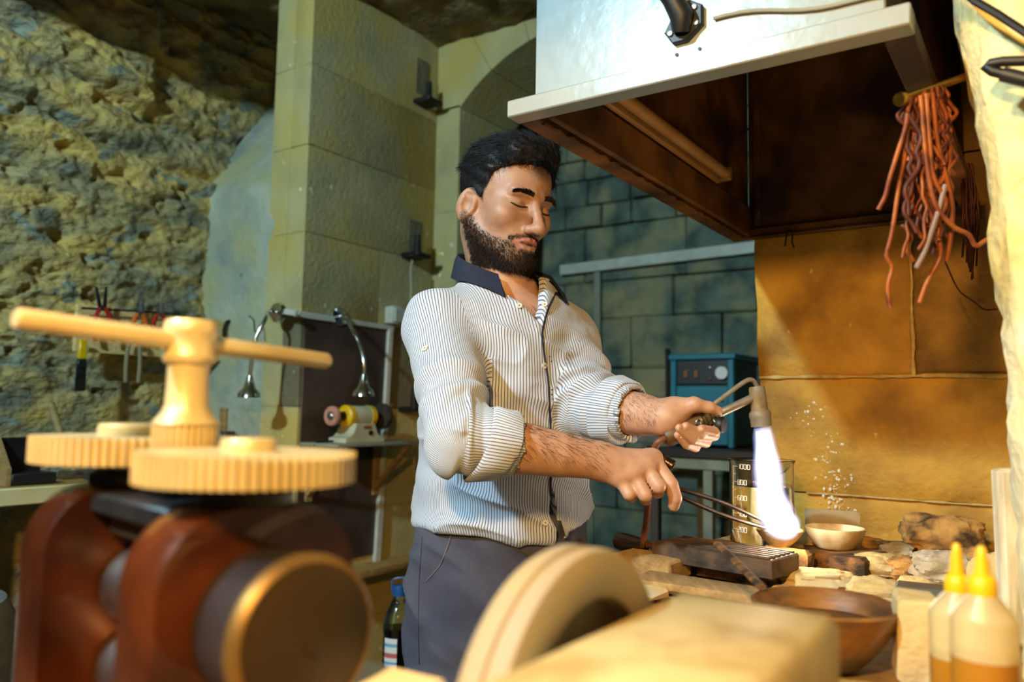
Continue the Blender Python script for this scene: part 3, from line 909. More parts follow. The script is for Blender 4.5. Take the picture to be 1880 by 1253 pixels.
mb.tube([e0, e0 * 0.6 + e1 * 0.4, e1], [0.0065, 0.0065, 0.006], 10, flat=0.6)
tag(obj('stirring_stick', mb, M['burnt_wood']), 'brown wooden stick leaning out of the wooden bowl', 'stick')

# firebrick and grey block in front of the bottles
p = at_z(1700, 1262, TB); slab('firebrick', np.array([p[0] + 0.008, p[1] + 0.03, TB + 0.042]), (0.045, 0.06, 0.084), AZ + 0.3, M['stone_pale'], 'upright pale firebrick between wooden bowl and squeeze bottles', 'brick', jit=0.002, bev=0.004)
p = at_z(1715, 1145, TB); slab('steel_block', np.array([p[0], p[1] + 0.02, TB + 0.022]), (0.075, 0.05, 0.044), AZ + 0.1, pm('blued_steel', '#8c8a80', '#6f7474', 10, 0.4, 0.7), 'grey steel block behind the left squeeze bottle', 'block')

# glass beaker with water and printed scale
bk = empty('beaker', np.array([pbk[0], pbk[1], BKZ]), 'tall glass beaker of water with a white printed scale behind the flame', 'beaker')
bo_ = np.array([pbk[0] + 0.004, pbk[1], BKZ + 0.0005]); br = 0.0555; bh = 0.148
mb = MB(); mb.lathe([(0, 0), (br - 0.006, 0), (br, 0.006), (br, bh - 0.006), (br + 0.003, bh), (br + 0.002, bh + 0.001), (br - 0.002, bh - 0.005), (br - 0.002, 0.007), (br - 0.007, 0.003), (0, 0.003)], bo_, n=48)
obj('glass_wall', mb, glass('beaker_glass', (0.97, 0.97, 0.95, 1)), bk, angle=60)
mb = MB(); mb.lathe([(0, 0.0036), (br - 0.0075, 0.0036), (br - 0.0026, 0.0075), (br - 0.0026, 0.103), (0, 0.103)], bo_, n=48)
obj('water', mb, glass('cloudy_water', (0.86, 0.86, 0.74, 1), 0.02, 1.33), bk, angle=60)
M['print_white'] = pm('white_print', '#f2efe4', None, rough=0.6)
SEG = {'0': 'abcdef', '1': 'bc', '2': 'abged', '4': 'fgbc', '6': 'afgedc', '8': 'abcdefg'}
def digit_mb(mb, ch, place, w, h, t):
    seg = {'a': ((0, h), (w, h)), 'b': ((w, h), (w, h / 2)), 'c': ((w, h / 2), (w, 0)), 'd': ((0, 0), (w, 0)), 'e': ((0, 0), (0, h / 2)), 'f': ((0, h / 2), (0, h)), 'g': ((0, h / 2), (w, h / 2))}
    for s_ in SEG[ch]:
        (x0, y0), (x1, y1) = seg[s_]
        q0, q1 = place(x0, y0), place(x1, y1)
        mb.tube([q0, (q0 + q1) / 2, q1], t, 5)
th0 = math.atan2(-bo_[1], -bo_[0]) - 1.02   # start of the scale on the camera side
def on_glass(x, y):
    a = th0 + x / br
    return bo_ + np.array([math.cos(a) * (br + 0.0006), math.sin(a) * (br + 0.0006), y])
mb = MB()
for k in range(9):
    y = 0.029 + 0.0136 * k
    Lk = 0.011 if k % 2 == 0 else 0.007
    mb.tube([on_glass(0.0, y), on_glass(Lk / 2, y), on_glass(Lk, y)], 0.0005, 5)
mb.tube([on_glass(0, y) for y in np.linspace(0.026, 0.139, 8)], 0.0004, 5)
obj('scale_lines', mb, M['print_white'], bk)
for k, txt in enumerate(('200', '400', '600', '800', '1000')):
    y = 0.029 + 0.0136 * 2 * k - 0.004
    mb = MB()
    for j, ch in enumerate(txt):
        digit_mb(mb, ch, lambda x, yy, j=j, y=y: on_glass(0.0130 + j * 0.0066 + x, y + yy), 0.0044, 0.0080, 0.00045)
    obj('printed_number', mb, M['print_white'], bk)
# ================================================================== COPPER WIRES, TOOLS ON THE PIER
M['copper'] = pm('oxidised_copper_wire', '#863f12', '#5a260c', 40, 0.55, 0.1, c3='#a0561c', s3=25)
M['copper_dark'] = pm('dark_red_wire', '#5e2412', '#40180c', 30, 0.6, 0.1)
M['grey_lead'] = pm('grey_wire_end', '#7d6458', '#8d7468', 30, 0.5)
M['brass'] = pm('brass', '#c99b3e', '#a67c2c', 30, 0.3, 1.0)
r0 = at(1655, 182, 0.925); r1 = at(1786, 136, 1.0)
rd = empty('threaded_rod', r0, 'brass threaded rod sticking out of the pier, holding copper wires', 'rod')
mb = MB(); n = 46
mb.tube([r0 + (r1 - r0) * t for t in np.linspace(0, 1, n)], [0.0042 + (0.0009 if i % 2 else 0) for i in range(n)], 10)
obj('shaft', mb, M['brass'], rd)
dr = (r1 - r0) / np.linalg.norm(r1 - r0)
mb = MB(); mb.lathe([(0, 0), (0.0075, 0), (0.0085, 0.002), (0.0085, 0.008), (0.007, 0.0095), (0, 0.0095)], r0 - dr * 0.006, dr, 12)
obj('nut', mb, M['brass'], rd)
wbn = empty('copper_wire_bundle', at(1700, 480, 0.95), 'bundle of bent orange copper wires hanging from the brass rod', 'wires')
def strand(px_pts, d0, d1, r, mat, parent):
    pts = []
    m = len(px_pts)
    for i, (x, y) in enumerate(px_pts):
        pts.append(at(x, y, d0 + (d1 - d0) * i / max(1, m - 1)))
    P = np.array(pts); t = np.linspace(0, 1, m); tt = np.linspace(0, 1, m * 4)
    Q = np.stack([np.interp(tt, t, P[:, k]) for k in range(3)], 1)
    Q2 = Q.copy(); Q2[1:-1] = (Q[:-2] + 2 * Q[1:-1] + Q[2:]) / 4; Q2[1:-1] = (Q2[:-2] + 2 * Q2[1:-1] + Q2[2:]) / 4
    mb = MB(); mb.tube(Q2, r, 7)
    return obj('wire', mb, mat, parent, angle=80)
SP = [
    [(1668, 182), (1664, 230), (1648, 280), (1632, 330), (1626, 360), (1612, 385)],
    [(1672, 180), (1668, 240), (1660, 300), (1650, 340), (1642, 400), (1635, 440), (1625, 470), (1640, 490), (1628, 525), (1634, 566)],
    [(1680, 178), (1676, 250), (1680, 330), (1662, 400), (1675, 440), (1660, 450), (1676, 480)],
    [(1700, 172), (1706, 260), (1712, 330), (1740, 370), (1725, 400), (1700, 450), (1688, 490)],
    [(1712, 170), (1720, 260), (1738, 330), (1750, 380), (1745, 440), (1738, 480)],
    [(1725, 166), (1735, 230), (1745, 280), (1740, 310), (1752, 320)],
    [(1690, 176), (1700, 300), (1715, 380), (1752, 420), (1780, 430), (1790, 455), (1812, 440)],
    [(1705, 172), (1690, 270), (1695, 360), (1720, 420), (1730, 470), (1700, 520), (1688, 556)],
    [(1676, 180), (1672, 260), (1680, 360), (1672, 420), (1655, 415)],
]
for i, s_ in enumerate(SP):
    strand(s_, 0.93 + 0.012 * (i % 3), 0.955 + 0.015 * (i % 3), 0.0030, M['copper'], wbn)
strand([(1735, 340), (1722, 390), (1712, 420), (1698, 462), (1682, 492)], 0.94, 0.94, 0.0032, M['grey_lead'], wbn)
for i in range(40):
    x0 = 1666 + 72 * RNG.random(); y0 = 182 - (x0 - 1655) * 0.35
    L_ = 120 + 190 * RNG.random()
    x = x0; pts = [(x0, y0)]
    nseg = 15
    drift = (RNG.random() - 0.5) * 30
    for k in range(1, nseg + 1):
        x = x + drift / nseg + (RNG.random() - 0.5) * 30
        x = x * 0.93 + 0.07 * 1705
        pts.append((x, y0 + L_ * k / nseg))
    dd = 0.925 + 0.035 * RNG.random() + (x0 - 1655) / 120 * 0.04
    strand(pts, dd, dd + 0.03 * (RNG.random() - 0.3), 0.0020 + 0.0011 * RNG.random(), M['copper'] if i % 3 else M['copper_dark'], wbn)
wb2 = empty('red_wire_bundle', at(1775, 500, 1.45), 'dark red thin wires hanging in the shade behind the pier edge', 'wires')
for i in range(16):
    x0 = 1765 + 22 * RNG.random(); x = x0; pts = [(x0, 300)]
    for k in range(1, 9):
        x += (RNG.random() - 0.45) * 14; x = x * 0.9 + 0.1 * 1778
        pts.append((x, 300 + k * (18 + 9 * RNG.random())))
    dd = 1.42 + 0.05 * RNG.random()
    strand(pts, dd, dd, 0.0018, M['copper_dark'], wb2)
strand([(1735, 480), (1752, 520), (1765, 540), (1790, 555), (1806, 570), (1830, 568)], 1.5, 1.5, 0.0016, M['copper_dark'], wb2)
# a nail in the pier face
# black cable and steel tongs hanging on the pier
def pier_pt(x, y, off=0.03): return at_a(x, y, aR - off)
mb = MB(); mb.tube([pier_pt(x, y, 0.045) for x, y in ((1690, -110), (1755, -30), (1790, 2), (1830, 25), (1880, 58), (1930, 92), (2050, 190), (2200, 330))], 0.0045, 8)
tag(obj('pier_cable', mb, M['black']), 'black cable crossing the top of the pale pier', 'cable')
tg = empty('hanging_tongs', pier_pt(1860, 160), 'black iron tongs hanging on the pale pier', 'tongs')
mb = MB(); mb.tube([pier_pt(x, y, 0.055) for x, y in ((2120, 150), (2010, 122), (1930, 112), (1880, 112), (1840, 113), (1818, 117), (1810, 123), (1822, 131), (1850, 138), (1890, 146), (1940, 156), (2030, 172), (2140, 190))], 0.0055, 10)
obj('loop', mb, M['black'], tg)
mb = MB(); mb.tube([pier_pt(x, y, 0.075) for x, y in ((1840, 136), (1880, 146), (1940, 160), (2040, 186), (2140, 215))], 0.0075, 10)
obj('arm', mb, M['black'], tg)

# ================================================================== LAMPS, CONDUITS AND BENCH GRINDER ON THE PILLAR
def catm(P, n=8):
    P = [np.asarray(p, float) for p in P]; P = [2 * P[0] - P[1]] + P + [2 * P[-1] - P[-2]]
    out = []
    for i in range(1, len(P) - 2):
        for k in range(n):
            t = k / n
            out.append(0.5 * ((2 * P[i]) + (-P[i - 1] + P[i + 1]) * t + (2 * P[i - 1] - 5 * P[i] + 4 * P[i + 1] - P[i + 2]) * t * t + (-P[i - 1] + 3 * P[i] - 3 * P[i + 1] + P[i + 2]) * t ** 3))
    out.append(P[-2]); return out
def goose(base, n_, pxs, deps, label, headscale=1.0):
    g = empty('gooseneck_lamp', base, label, 'lamp', 'gooseneck lamps on the pillar')
    mb = MB(); mb.lathe([(0, 0), (0.040, 0), (0.040, 0.008), (0.036, 0.016), (0.014, 0.022), (0, 0.022)], base, n_, 28); obj('wall_plate', mb, M['chrome'], g)
    pts = [base + n_ * 0.02, base + n_ * 0.05] + [at(x, y, d) for (x, y), d in zip(pxs, deps)]
    mb = MB(); mb.tube(catm(pts), 0.0072, 10); obj('neck', mb, M['chrome'], g, angle=80)
    e = pts[-1]
    mb = MB(); mb.lathe([(0, 0.0), (0.010, 0.0), (0.014, -0.018), (0.022, -0.045), (0.037, -0.060), (0.040, -0.078), (0.037, -0.078), (0.034, -0.062), (0.0, -0.05)], e, n=24); obj('lamp_shade', mb, M['chrome'], g)
    mb = MB(); mb.lathe([(0, -0.06), (0.028, -0.06), (0.031, -0.074), (0, -0.078)], e, n=20); obj('bulb', mb, pm('lamp_bulb', '#c8ccd0', None, rough=0.2), g)
    return g
g1 = goose(at_a(513, 575, 1.965), -U, [(488, 585), (470, 620), (463, 655), (459, 690)], [2.86, 2.84, 2.84, 2.84], 'chrome gooseneck lamp on the front face of the pillar')
g2 = goose(at_b(618, 582, bP - 0.001), EX, [(645, 603), (660, 632), (668, 665), (668, 688)], [2.92, 2.88, 2.86, 2.86], 'chrome gooseneck lamp above the bench grinder')
mb = MB(); mb.tube([at_a(459 + q[0], q[1], 1.95) for q in ((9, 610), (8, 600), (7, 588), (-2, 580))], 0.003, 6); 
tag(obj('bent_hook', mb, M['iron']), 'small bent wire hook beside the left gooseneck lamp', 'hook')

def conduit(name, p0, p1, w, h, n_, label, mat='white_plastic'):
    d = p1 - p0; Ld = np.linalg.norm(d); d /= Ld
    y = np.cross(n_, d); y /= np.linalg.norm(y); nn_ = np.cross(d, y)
    mb = MB(); mb.box((p0 + p1) / 2, (Ld, w, h), np.stack([d, y, nn_], 1), 0.002)
    o = obj(name, mb, M[mat])
    o['kind'] = 'structure'; o['label'] = label
    return o
conduit('trim_1', at_b(546, 577, bP - 0.012), at_b(722, 603, bP - 0.012), 0.022, 0.014, EX, 'white cable trunking across the pillar side')
conduit('trim_2', at_a(524, 572, 1.96), at_a(545, 576, 1.96), 0.022, 0.014, U, 'white cable trunking on the pillar front')
pt0 = at_b(716, 604, bP - 0.014); pt1 = at_b(701, 870, bP - 0.014); pt2 = at_b(691, 1034, bP - 0.014)
conduit('trim_3', pt0, pt1, 0.026, 0.02, EX, 'white conduit running down the pillar side')
conduit('trim_4', pt1, pt2, 0.032, 0.022, EX, 'lower thicker length of the white conduit')
jb_ = empty('junction_box', at_b(726, 580, bP - 0.03), 'white plastic junction box at the corner of the trunking', 'box')
c = at_b(726, 580, bP - 0.026)
mb = MB(); mb.box(c, (0.05, 0.085, 0.075), MXB, 0.005); obj('housing', mb, M['white_plastic'], jb_)
mb = MB(); mb.box(c + EX * 0.028, (0.012, 0.07, 0.06), MXB, 0.003); obj('lid', mb, M['white_plastic'], jb_)

# brown board on the pillar side below the trunking
a0 = aP0 + 0.015; a1 = ab(pt0)[0] - 0.01
ztop = at_b(640, 594, bP)[2] - 0.012; zlow = at_b(690, 1036, bP - 0.05)[2] + 0.03
mb = MB(); mb.box(B((a0 + a1) / 2, bP - 0.0055, (zlow + ztop) / 2), (0.007, a1 - a0, ztop - zlow), MXB, 0.001)
tag(obj('splash_board', mb, M['brown_board']), 'dark brown board fixed to the pillar behind the bench grinder', 'board')

# shelf with diagonal brackets
SZ = at_b(640, 812, bP - 0.1)[2]
s0 = ab(at_b(552, 815, bP - 0.02))[0]; s1 = ab(at_b(738, 818, bP - 0.05))[0]
sh = empty('wall_shelf', B((s0 + s1) / 2, bP - 0.1, SZ - 0.02), 'thin grey shelf on diagonal brackets carrying the bench grinder', 'shelf')
M['shelf_grey'] = pm('grey_painted_board', '#9b9a86', '#85836f', 10, 0.5)
mb = MB(); mb.box(B((s0 + s1) / 2, bP - 0.115, SZ - 0.006), (0.205, s1 - s0, 0.012), MXB, 0.002); obj('board', mb, M['shelf_grey'], sh)
for aa in (s0 + 0.05, s1 - 0.12):
    p0 = B(aa, bP - 0.20, SZ - 0.014); p1 = B(aa, bP - 0.018, SZ - 0.20)
    d = p1 - p0; Ld = np.linalg.norm(d); d /= Ld
    mb = MB(); mb.box((p0 + p1) / 2, (Ld, 0.03, 0.016), np.stack([d, U, np.cross(d, U)], 1), 0.002); obj('bracket', mb, M['wood'], sh)
    mb = MB(); mb.box(B(aa, bP - 0.017, SZ - 0.12), (0.014, 0.03, 0.21), MXB, 0.002); obj('upright', mb, M['wood'], sh)

# bench grinder
gb = at_b(655, 816, bP - 0.12)
gO = B(ab(gb)[0], bP - 0.12, SZ + 0.0005)
gr = empty('bench_grinder', gO, 'small bench polisher with yellow end caps on the shelf', 'grinder')
M['gr_body'] = pm('pale_machine_paint', '#c9c6a6', '#b3b08f', 10, 0.45)
mb = MB()
poly = [(-0.125, 0), (0.125, 0), (0.125, 0.02), (0.10, 0.024), (0.075, 0.045), (0.06, 0.085), (-0.06, 0.085), (-0.075, 0.045), (-0.10, 0.024), (-0.125, 0.02)]
mb.prism(poly, gO + V * 0.055, U, ZZ, EX, 0.11, 0.004); obj('base', mb, M['gr_body'], gr)
gz = gO + ZZ * 0.118
mb = MB(); mb.lathe([(0, -0.07), (0.047, -0.07), (0.047, 0.07), (0, 0.07)], gz, U, 24); obj('motor', mb, M['gr_body'], gr)
for s_ in (-1, 1):
    mb = MB(); mb.lathe([(0, 0), (0.050, 0), (0.050, 0.026), (0.040, 0.034), (0, 0.034)], gz + U * s_ * 0.055, U * s_, 24); obj('end_cap', mb, M['yellow'], gr)
    mb = MB(); mb.lathe([(0, 0), (0.022, 0), (0.016, 0.03), (0.011, 0.055), (0, 0.055)], gz + U * s_ * 0.089, U * s_, 16); obj('spindle', mb, M['black'], gr)
mb = MB(); mb.lathe([(0, 0), (0.042, 0), (0.045, 0.006), (0.045, 0.016), (0.042, 0.022), (0, 0.022)], gz - U * 0.145, -U, 24); 
w1 = obj('polishing_wheel', mb, pm('pink_abrasive', '#c98f78', '#b47a64', 30, 0.8), gr); w1['label'] = 'pinkish abrasive wheel'
mb = MB(); mb.lathe([(0, 0), (0.020, 0), (0.016, 0.006), (0.008, 0.010), (0, 0.010)], gz - U * 0.167, -U, 16); obj('hub', mb, M['steel'], w1)
mb = MB(); mb.lathe([(0, 0), (0.058, 0), (0.062, 0.006), (0.062, 0.024), (0.058, 0.03), (0, 0.03)], gz + U * 0.145, U, 24)
obj('polishing_wheel', mb, pm('dark_brush', '#3a3020', '#251d14', 60, 0.8, bump=0.003), gr)['label'] = 'dark brown bristle wheel'
mb = MB(); mb.lathe([(0, 0), (0.012, 0), (0.012, 0.010), (0, 0.012)], gz + EX * 0.05 - ZZ * 0.075 + U * 0.03, EX, 12); obj('switch', mb, M['black'], gr)
mb = MB(); mb.box(gz + EX * 0.0565 - ZZ * 0.050 + U * 0.01, (0.001, 0.05, 0.012), MXB); obj('label_plate', mb, pm('red_label', '#a04038', None, rough=0.5), gr)
mb = MB(); mb.tube(catm([gO - U * 0.11 + V * 0.02 + ZZ * 0.006, gO - U * 0.17 + V * 0.03 + ZZ * 0.004, gO - U * 0.225 + V * 0.03 - ZZ * 0.01, gO - U * 0.235 + V * 0.04 - ZZ * 0.12]), 0.0045, 8)
obj('power_cord', mb, M['black'], gr)

for ch_o in [q for q in bpy.data.objects if q.parent == gr or (q.parent and q.parent.parent == gr)]:
    ch_o.data.transform(Matrix.Scale(0.84, 4))
# iron hinge pintles in the corner beside the arch
for i, (x, y, lb) in enumerate(((787, 188, 'rusty black iron hinge pintle high in the corner by the arch'), (766, 470, 'black iron hinge pintle beside the man\'s shoulder'), (760, 752, 'black iron hinge pintle behind the man\'s elbow'))):
    c = at_b(x, y, bP - 0.05)
    hp = empty('hinge_pintle', c, lb, 'hinge', 'iron hinge pintles')
    mb = MB(); mb.box(c + V * 0.012, (0.11, 0.10, 0.022), MXB, 0.005, 0.003); obj('plate', mb, M['iron'], hp)
    mb = MB(); mb.lathe([(0, 0), (0.016, 0), (0.014, 0.06), (0.012, 0.085), (0, 0.088)], c + ZZ * 0.01, n=12); obj('pin', mb, M['iron'], hp)
# slots above the pintles: flat dark strips standing in for the shade of recesses
for (y0, y1, x) in ((110, 175, 776), (405, 462, 762)):
    q0 = at_b(x, y0, bP - 0.003); q1 = at_b(x, y1, bP - 0.003)
    mb = MB(); mb.box((q0 + q1) / 2, (0.004, 0.085, q0[2] - q1[2]), MXB, 0.001)
    obj('slot_shade', mb, M['ashlar_grey'], wp)
# thin cables hanging in the corner
for i, (pts, lb) in enumerate((([(757, 478), (754, 500), (755, 530), (752, 580), (755, 640)], 'thin white cable hanging from the middle hinge pintle'), ([(768, 770), (765, 810), (760, 850), (766, 890), (775, 930)], 'thin white cable hanging behind the man\'s elbow'))):
    mb = MB(); mb.tube(catm([at_b(x, y, bP - 0.07) for x, y in pts]), 0.004, 6)
    tag(obj('hanging_cable', mb, pm('pale_cable', '#b5a890', None, rough=0.5)), lb, 'cable', 'thin hanging cables')
# timber ledge below the conduit
q0 = at_b(628, 1050, bP - 0.05); q1 = at_b(752, 1034, bP - 0.05)
zl_ = (q0[2] + q1[2]) / 2
mb = MB(); mb.box(B((ab(q0)[0] + ab(q1)[0]) / 2, bP - 0.06, zl_), (0.12, ab(q1)[0] - ab(q0)[0] + 0.2, 0.03), MXB, 0.004, 0.002)
tag(obj('ledge_board', mb, M['wood_h']), 'narrow timber ledge below the white conduit', 'ledge')

# ================================================================== TOOL BOARD ON THE LEFT WALL
bT = BL - 0.125
pa0 = at_b(143, 558, bT); pa1 = at_b(418, 580, bT)
zt0 = at_b(134, 645, bT)[2]; zt1 = pa0[2]
aT0, aT1 = ab(pa0)[0], ab(pa1)[0]
mb = MB(); mb.box(B((aT0 + aT1) / 2, bT + 0.01, (zt0 + zt1) / 2), (0.02, aT1 - aT0, zt1 - zt0), MXB, 0.002)
tag(obj('tool_board', mb, pm('light_pine_board', '#e6c884', '#d0ac68', 9, 0.7, stretch=(1.5, 8, 8))), 'pine board fixed to the rock wall, holding pliers', 'board')
mb = MB(); mb.tube([at_b(150, 566, bT - 0.03), at_b(260, 572, bT - 0.03), at_b(330, 578, bT - 0.03)], 0.004, 8)
tag(obj('hanging_rail', mb, M['iron']), 'thin black rail along the top of the tool board', 'rail')
def tool_frame(x, y):
    return at_b(x, y, bT - 0.035)
def pliers(px, py, hl, spread, jaw, grip, label, jawmat='iron', down=True, tilt=0.0):
    o = tool_frame(px, py)
    g = empty('pliers', o - ZZ * hl, label, 'pliers', 'pliers on the tool board')
    T = lambda s, z: o + U * (s * math.cos(tilt) - z * math.sin(tilt)) + ZZ * (s * math.sin(tilt) + z * math.cos(tilt))
    for s_ in (-1, 1):
        off = EX * 0.004 * s_
        mb = MB(); mb.tube(catm([T(s_ * 0.004, 0.0) + off, T(s_ * 0.018, -0.02) + off, T(s_ * spread, -hl * 0.6) + off, T(s_ * spread * 0.9, -hl) + off]), 0.0075, 8); obj('handle', mb, M[grip] if isinstance(grip, str) else grip, g)
        mb = MB(); mb.prism([(s_ * -0.014, -0.012), (s_ * 0.010, -0.006), (s_ * 0.013, 0.012), (s_ * (0.006 + jaw[1]), jaw[0]), (s_ * (0.001 + jaw[1]), jaw[0]), (s_ * 0.001, 0.01)], o + off - EX * 0.004, U, ZZ, EX, 0.008); 
        v = np.array(mb.v) - o; mb.v = [tuple(o + U * (q.dot(U) * math.cos(tilt) - q[2] * math.sin(tilt)) + ZZ * (q.dot(U) * math.sin(tilt) + q[2] * math.cos(tilt)) + EX * q.dot(EX)) for q in v]
        obj('jaw', mb, M[jawmat], g)
    mb = MB(); mb.lathe([(0, -0.009), (0.009, -0.009), (0.009, 0.009), (0, 0.009)], o, EX, 12); obj('pivot', mb, M[jawmat], g)
    return g
pliers(188, 566, 0.115, 0.032, (0.075, 0.012), 'red_grip', 'large open black pliers with red grips on the tool board', tilt=0.12)
pliers(257, 577, 0.085, 0.022, (0.055, 0.0), 'orange', 'slim pliers with orange grips in the middle of the tool board', 'steel')
pliers(294, 578, 0.085, 0.026, (0.045, 0.002), 'red_grip', 'steel side cutters with red grips right of the orange pliers', 'steel')
pliers(247, 622, 0.16, 0.024, (0.05, 0.0), pm('bare_handles', '#8e7c58', None, rough=0.6), 'old pliers with bare beige handles hanging below the board', 'iron')
# yellow-black scraper
o = tool_frame(152, 632)
sc_ = empty('scraper', o - ZZ * 0.16, 'scraper with a yellow and black handle at the left end of the board', 'tool')
mb = MB(); mb.box(o - ZZ * 0.018, (0.014, 0.026, 0.07), MXB, 0.004); obj('handle', mb, M['yellow'], sc_)
mb = MB(); mb.box(o - ZZ * 0.068, (0.012, 0.030, 0.034), MXB, 0.003); obj('collar', mb, M['black'], sc_)
mb = MB(); mb.box(o - ZZ * 0.122, (0.004, 0.036, 0.078), MXB, 0.001); obj('blade', mb, M['iron'], sc_)
# black shackle
c = tool_frame(421, 606)
mb = MB(); mb.tube(catm([c + U * -0.022 - ZZ * 0.035, c + U * -0.024, c + U * -0.012 + ZZ * 0.03, c + U * 0.012 + ZZ * 0.03, c + U * 0.024, c + U * 0.02 - ZZ * 0.035]), 0.008, 8)
tag(obj('hanging_shackle', mb, M['iron']), 'black iron shackle hanging right of the tool board', 'shackle')

# ================================================================== LEFT WORKBENCH
bW = BL - 0.40
wz = at_b(60, 894, bW)[2]; wz0 = at_b(20, 928, bW)[2]
aW0, aW1 = 1.0, 1.97
lb_ = empty('side_bench', B(1.4, BL - 0.2, 0), 'cream-edged side bench along the rock wall', 'bench')
mb = MB(); mb.box(B((aW0 + aW1) / 2, (bW + BL - 0.08) / 2, wz - 0.012), (BL - 0.08 - bW, aW1 - aW0, 0.024), MXB, 0.002); obj('top', mb, M['wood_h'], lb_)
mb = MB(); mb.box(B((aW0 + aW1) / 2, bW - 0.011, (wz + wz0) / 2), (0.02, aW1 - aW0, wz - wz0), MXB, 0.003); obj('front_board', mb, M['cream'], lb_)
for aa in (aW0 + 0.08, aW1 - 0.08):
    for bbq in (bW + 0.05, BL - 0.14):
        mb = MB(); mb.box(B(aa, bbq, (wz - 0.024) / 2), (0.06, 0.06, wz - 0.026), MXB, 0.004); obj('leg', mb, M['wood'], lb_)
def on_side(x, y): return at_z(x, y, wz + 0.001)
# black box with wooden ends
def sidept(x, bq): 
    d = ray(x, 880); p = CAM + d * (bq / d.dot(V)); p[2] = wz + 0.001; return p
c0 = sidept(46, bW + 0.10)
bx = empty('tool_crate', c0, 'black open crate with a pale wooden end on the side bench', 'box')
Mc = MXB
mb = MB(); mb.box(c0 + ZZ * 0.07 + V * 0.05, (0.012, 0.13, 0.14), Mc, 0.002); obj('back_panel', mb, M['black'], bx)
mb = MB(); mb.box(c0 + ZZ * 0.018, (0.12, 0.13, 0.034), Mc, 0.003); obj('tray', mb, M['black'], bx)
mb = MB(); mb.prism([(0.06, 0), (-0.058, 0), (-0.058, 0.15), (-0.03, 0.15), (0.06, 0.05)], c0 - U * 0.079, EX, ZZ, U, 0.012); obj('end_panel', mb, M['wood'], bx)
# hammer leaning on the wall
hb_ = sidept(138, bW + 0.16); ht = at_b(93, 742, BL - 0.12)
hm = empty('hammer', hb_, 'hammer with a wooden handle leaning against the rock wall', 'hammer')
mb = MB(); mb.tube([hb_ + ZZ * 0.018, hb_ * 0.5 + ht * 0.5, ht], [0.009, 0.011, 0.013], 10); obj('handle', mb, M['wood'], hm)
mb = MB(); mb.tube([hb_ + ZZ * 0.016 - U * 0.05, hb_ + ZZ * 0.016 + U * 0.06], [0.014, 0.012], 10); obj('head', mb, M['steel'], hm)
# green jar, tin, wood blocks, tray
c = sidept(212, bW + 0.2)
mb = MB(); mb.lathe([(0, 0), (0.04, 0), (0.044, 0.02), (0.047, 0.16), (0.052, 0.168), (0.050, 0.168), (0.043, 0.155), (0.040, 0.006), (0, 0.006)], c, n=28)
tag(obj('green_jar', mb, glass('green_glass', (0.45, 0.8, 0.68, 1), 0.1)), 'pale green open jar on the side bench', 'jar')
c = sidept(176, bW + 0.10)
mb = MB(); mb.lathe([(0, 0), (0.036, 0), (0.036, 0.055), (0.034, 0.057), (0, 0.057)], c, n=24)
tag(obj('grey_tin', mb, pm('dull_tin', '#66665e', '#4c4c46', 20, 0.45, 0.7)), 'dull grey tin beside the hammer', 'tin')
for i, (x, h_, dpt, mt, lb) in enumerate(((412, 0.24, 0.30, 'wood', 'short pale wood block standing on the side bench end'), (440, 0.235, 0.27, 'wood', 'wider pale wood block standing nearest the pillar'), (413, 0.15, 0.22, 'brown_board', 'dark brown block in front of the pale wood blocks'))):
    c = sidept(x, bW + dpt - 0.06)
    slab('wood_block', c + ZZ * h_ / 2, (0.04, 0.05, h_), AZ, M[mt], lb, 'block', group='standing wood blocks', bev=0.003)
c = sidept(480, bW + 0.06)
tr = empty('small_tray', c, 'small black tray with a white rim at the bench end', 'tray')
mb = MB(); mb.box(c + ZZ * 0.012, (0.09, 0.08, 0.022), MXB, 0.003); obj('body', mb, M['black'], tr)
mb = MB(); mb.box(c + ZZ * 0.012 + U * 0.043, (0.094, 0.005, 0.028), MXB, 0.001); obj('rim', mb, M['white_plastic'], tr)

# grey drum and wooden disc in the lower left corner
c = np.array([-1.33, 1.75, 0.0])
mb = MB(); zz_ = at(0, 1140, 1.62)[2]
mb.lathe([(0, 0), (0.24, 0), (0.24, zz_ - 0.05), (0.22, zz_ - 0.01), (0.18, zz_), (0, zz_ + 0.01)], c, n=40)
tag(obj('grey_drum', mb, pm('grey_drum', '#6f7377', '#5c6064', 30, 0.6)), 'grey rounded drum in the lower left corner', 'drum')

# bottle with a blue cap
q = at(731, 1160, 2.45)
zb = 0.40
bc_ = np.array([q[0], q[1], zb + 0.0005])
mb = MB(); mb.box((bc_[0], bc_[1], zb / 2), (0.24, 0.24, zb - 0.001), MXB, 0.01, 0.003)
tag(obj('stone_step', mb, M['ashlar_grey']), 'low stone step under the bottle', 'step')
bt_ = empty('plastic_bottle', bc_, 'plastic bottle of dark liquid with a blue cap behind the man', 'bottle')
hb2 = at(731, 1078, 2.45)[2] - zb
k = hb2 / 0.33; rb_ = 0.046
prof = [(0, 0), (rb_ * 0.9, 0), (rb_, 0.01)]
for i in range(9):
    z0 = 0.02 + i * 0.02; prof += [(rb_, z0 * k), (rb_ * 0.95, (z0 + 0.010) * k)]
prof += [(rb_, 0.21 * k), (rb_, 0.225 * k), (rb_ * 0.85, 0.255 * k), (rb_ * 0.5, 0.285 * k), (0.017, 0.295 * k), (0.017, 0.31 * k), (0, 0.31 * k)]
mb = MB(); mb.lathe(prof, bc_, n=28); obj('body', mb, glass('bottle_plastic', (0.7, 0.82, 0.85, 1), 0.08, 1.3), bt_)
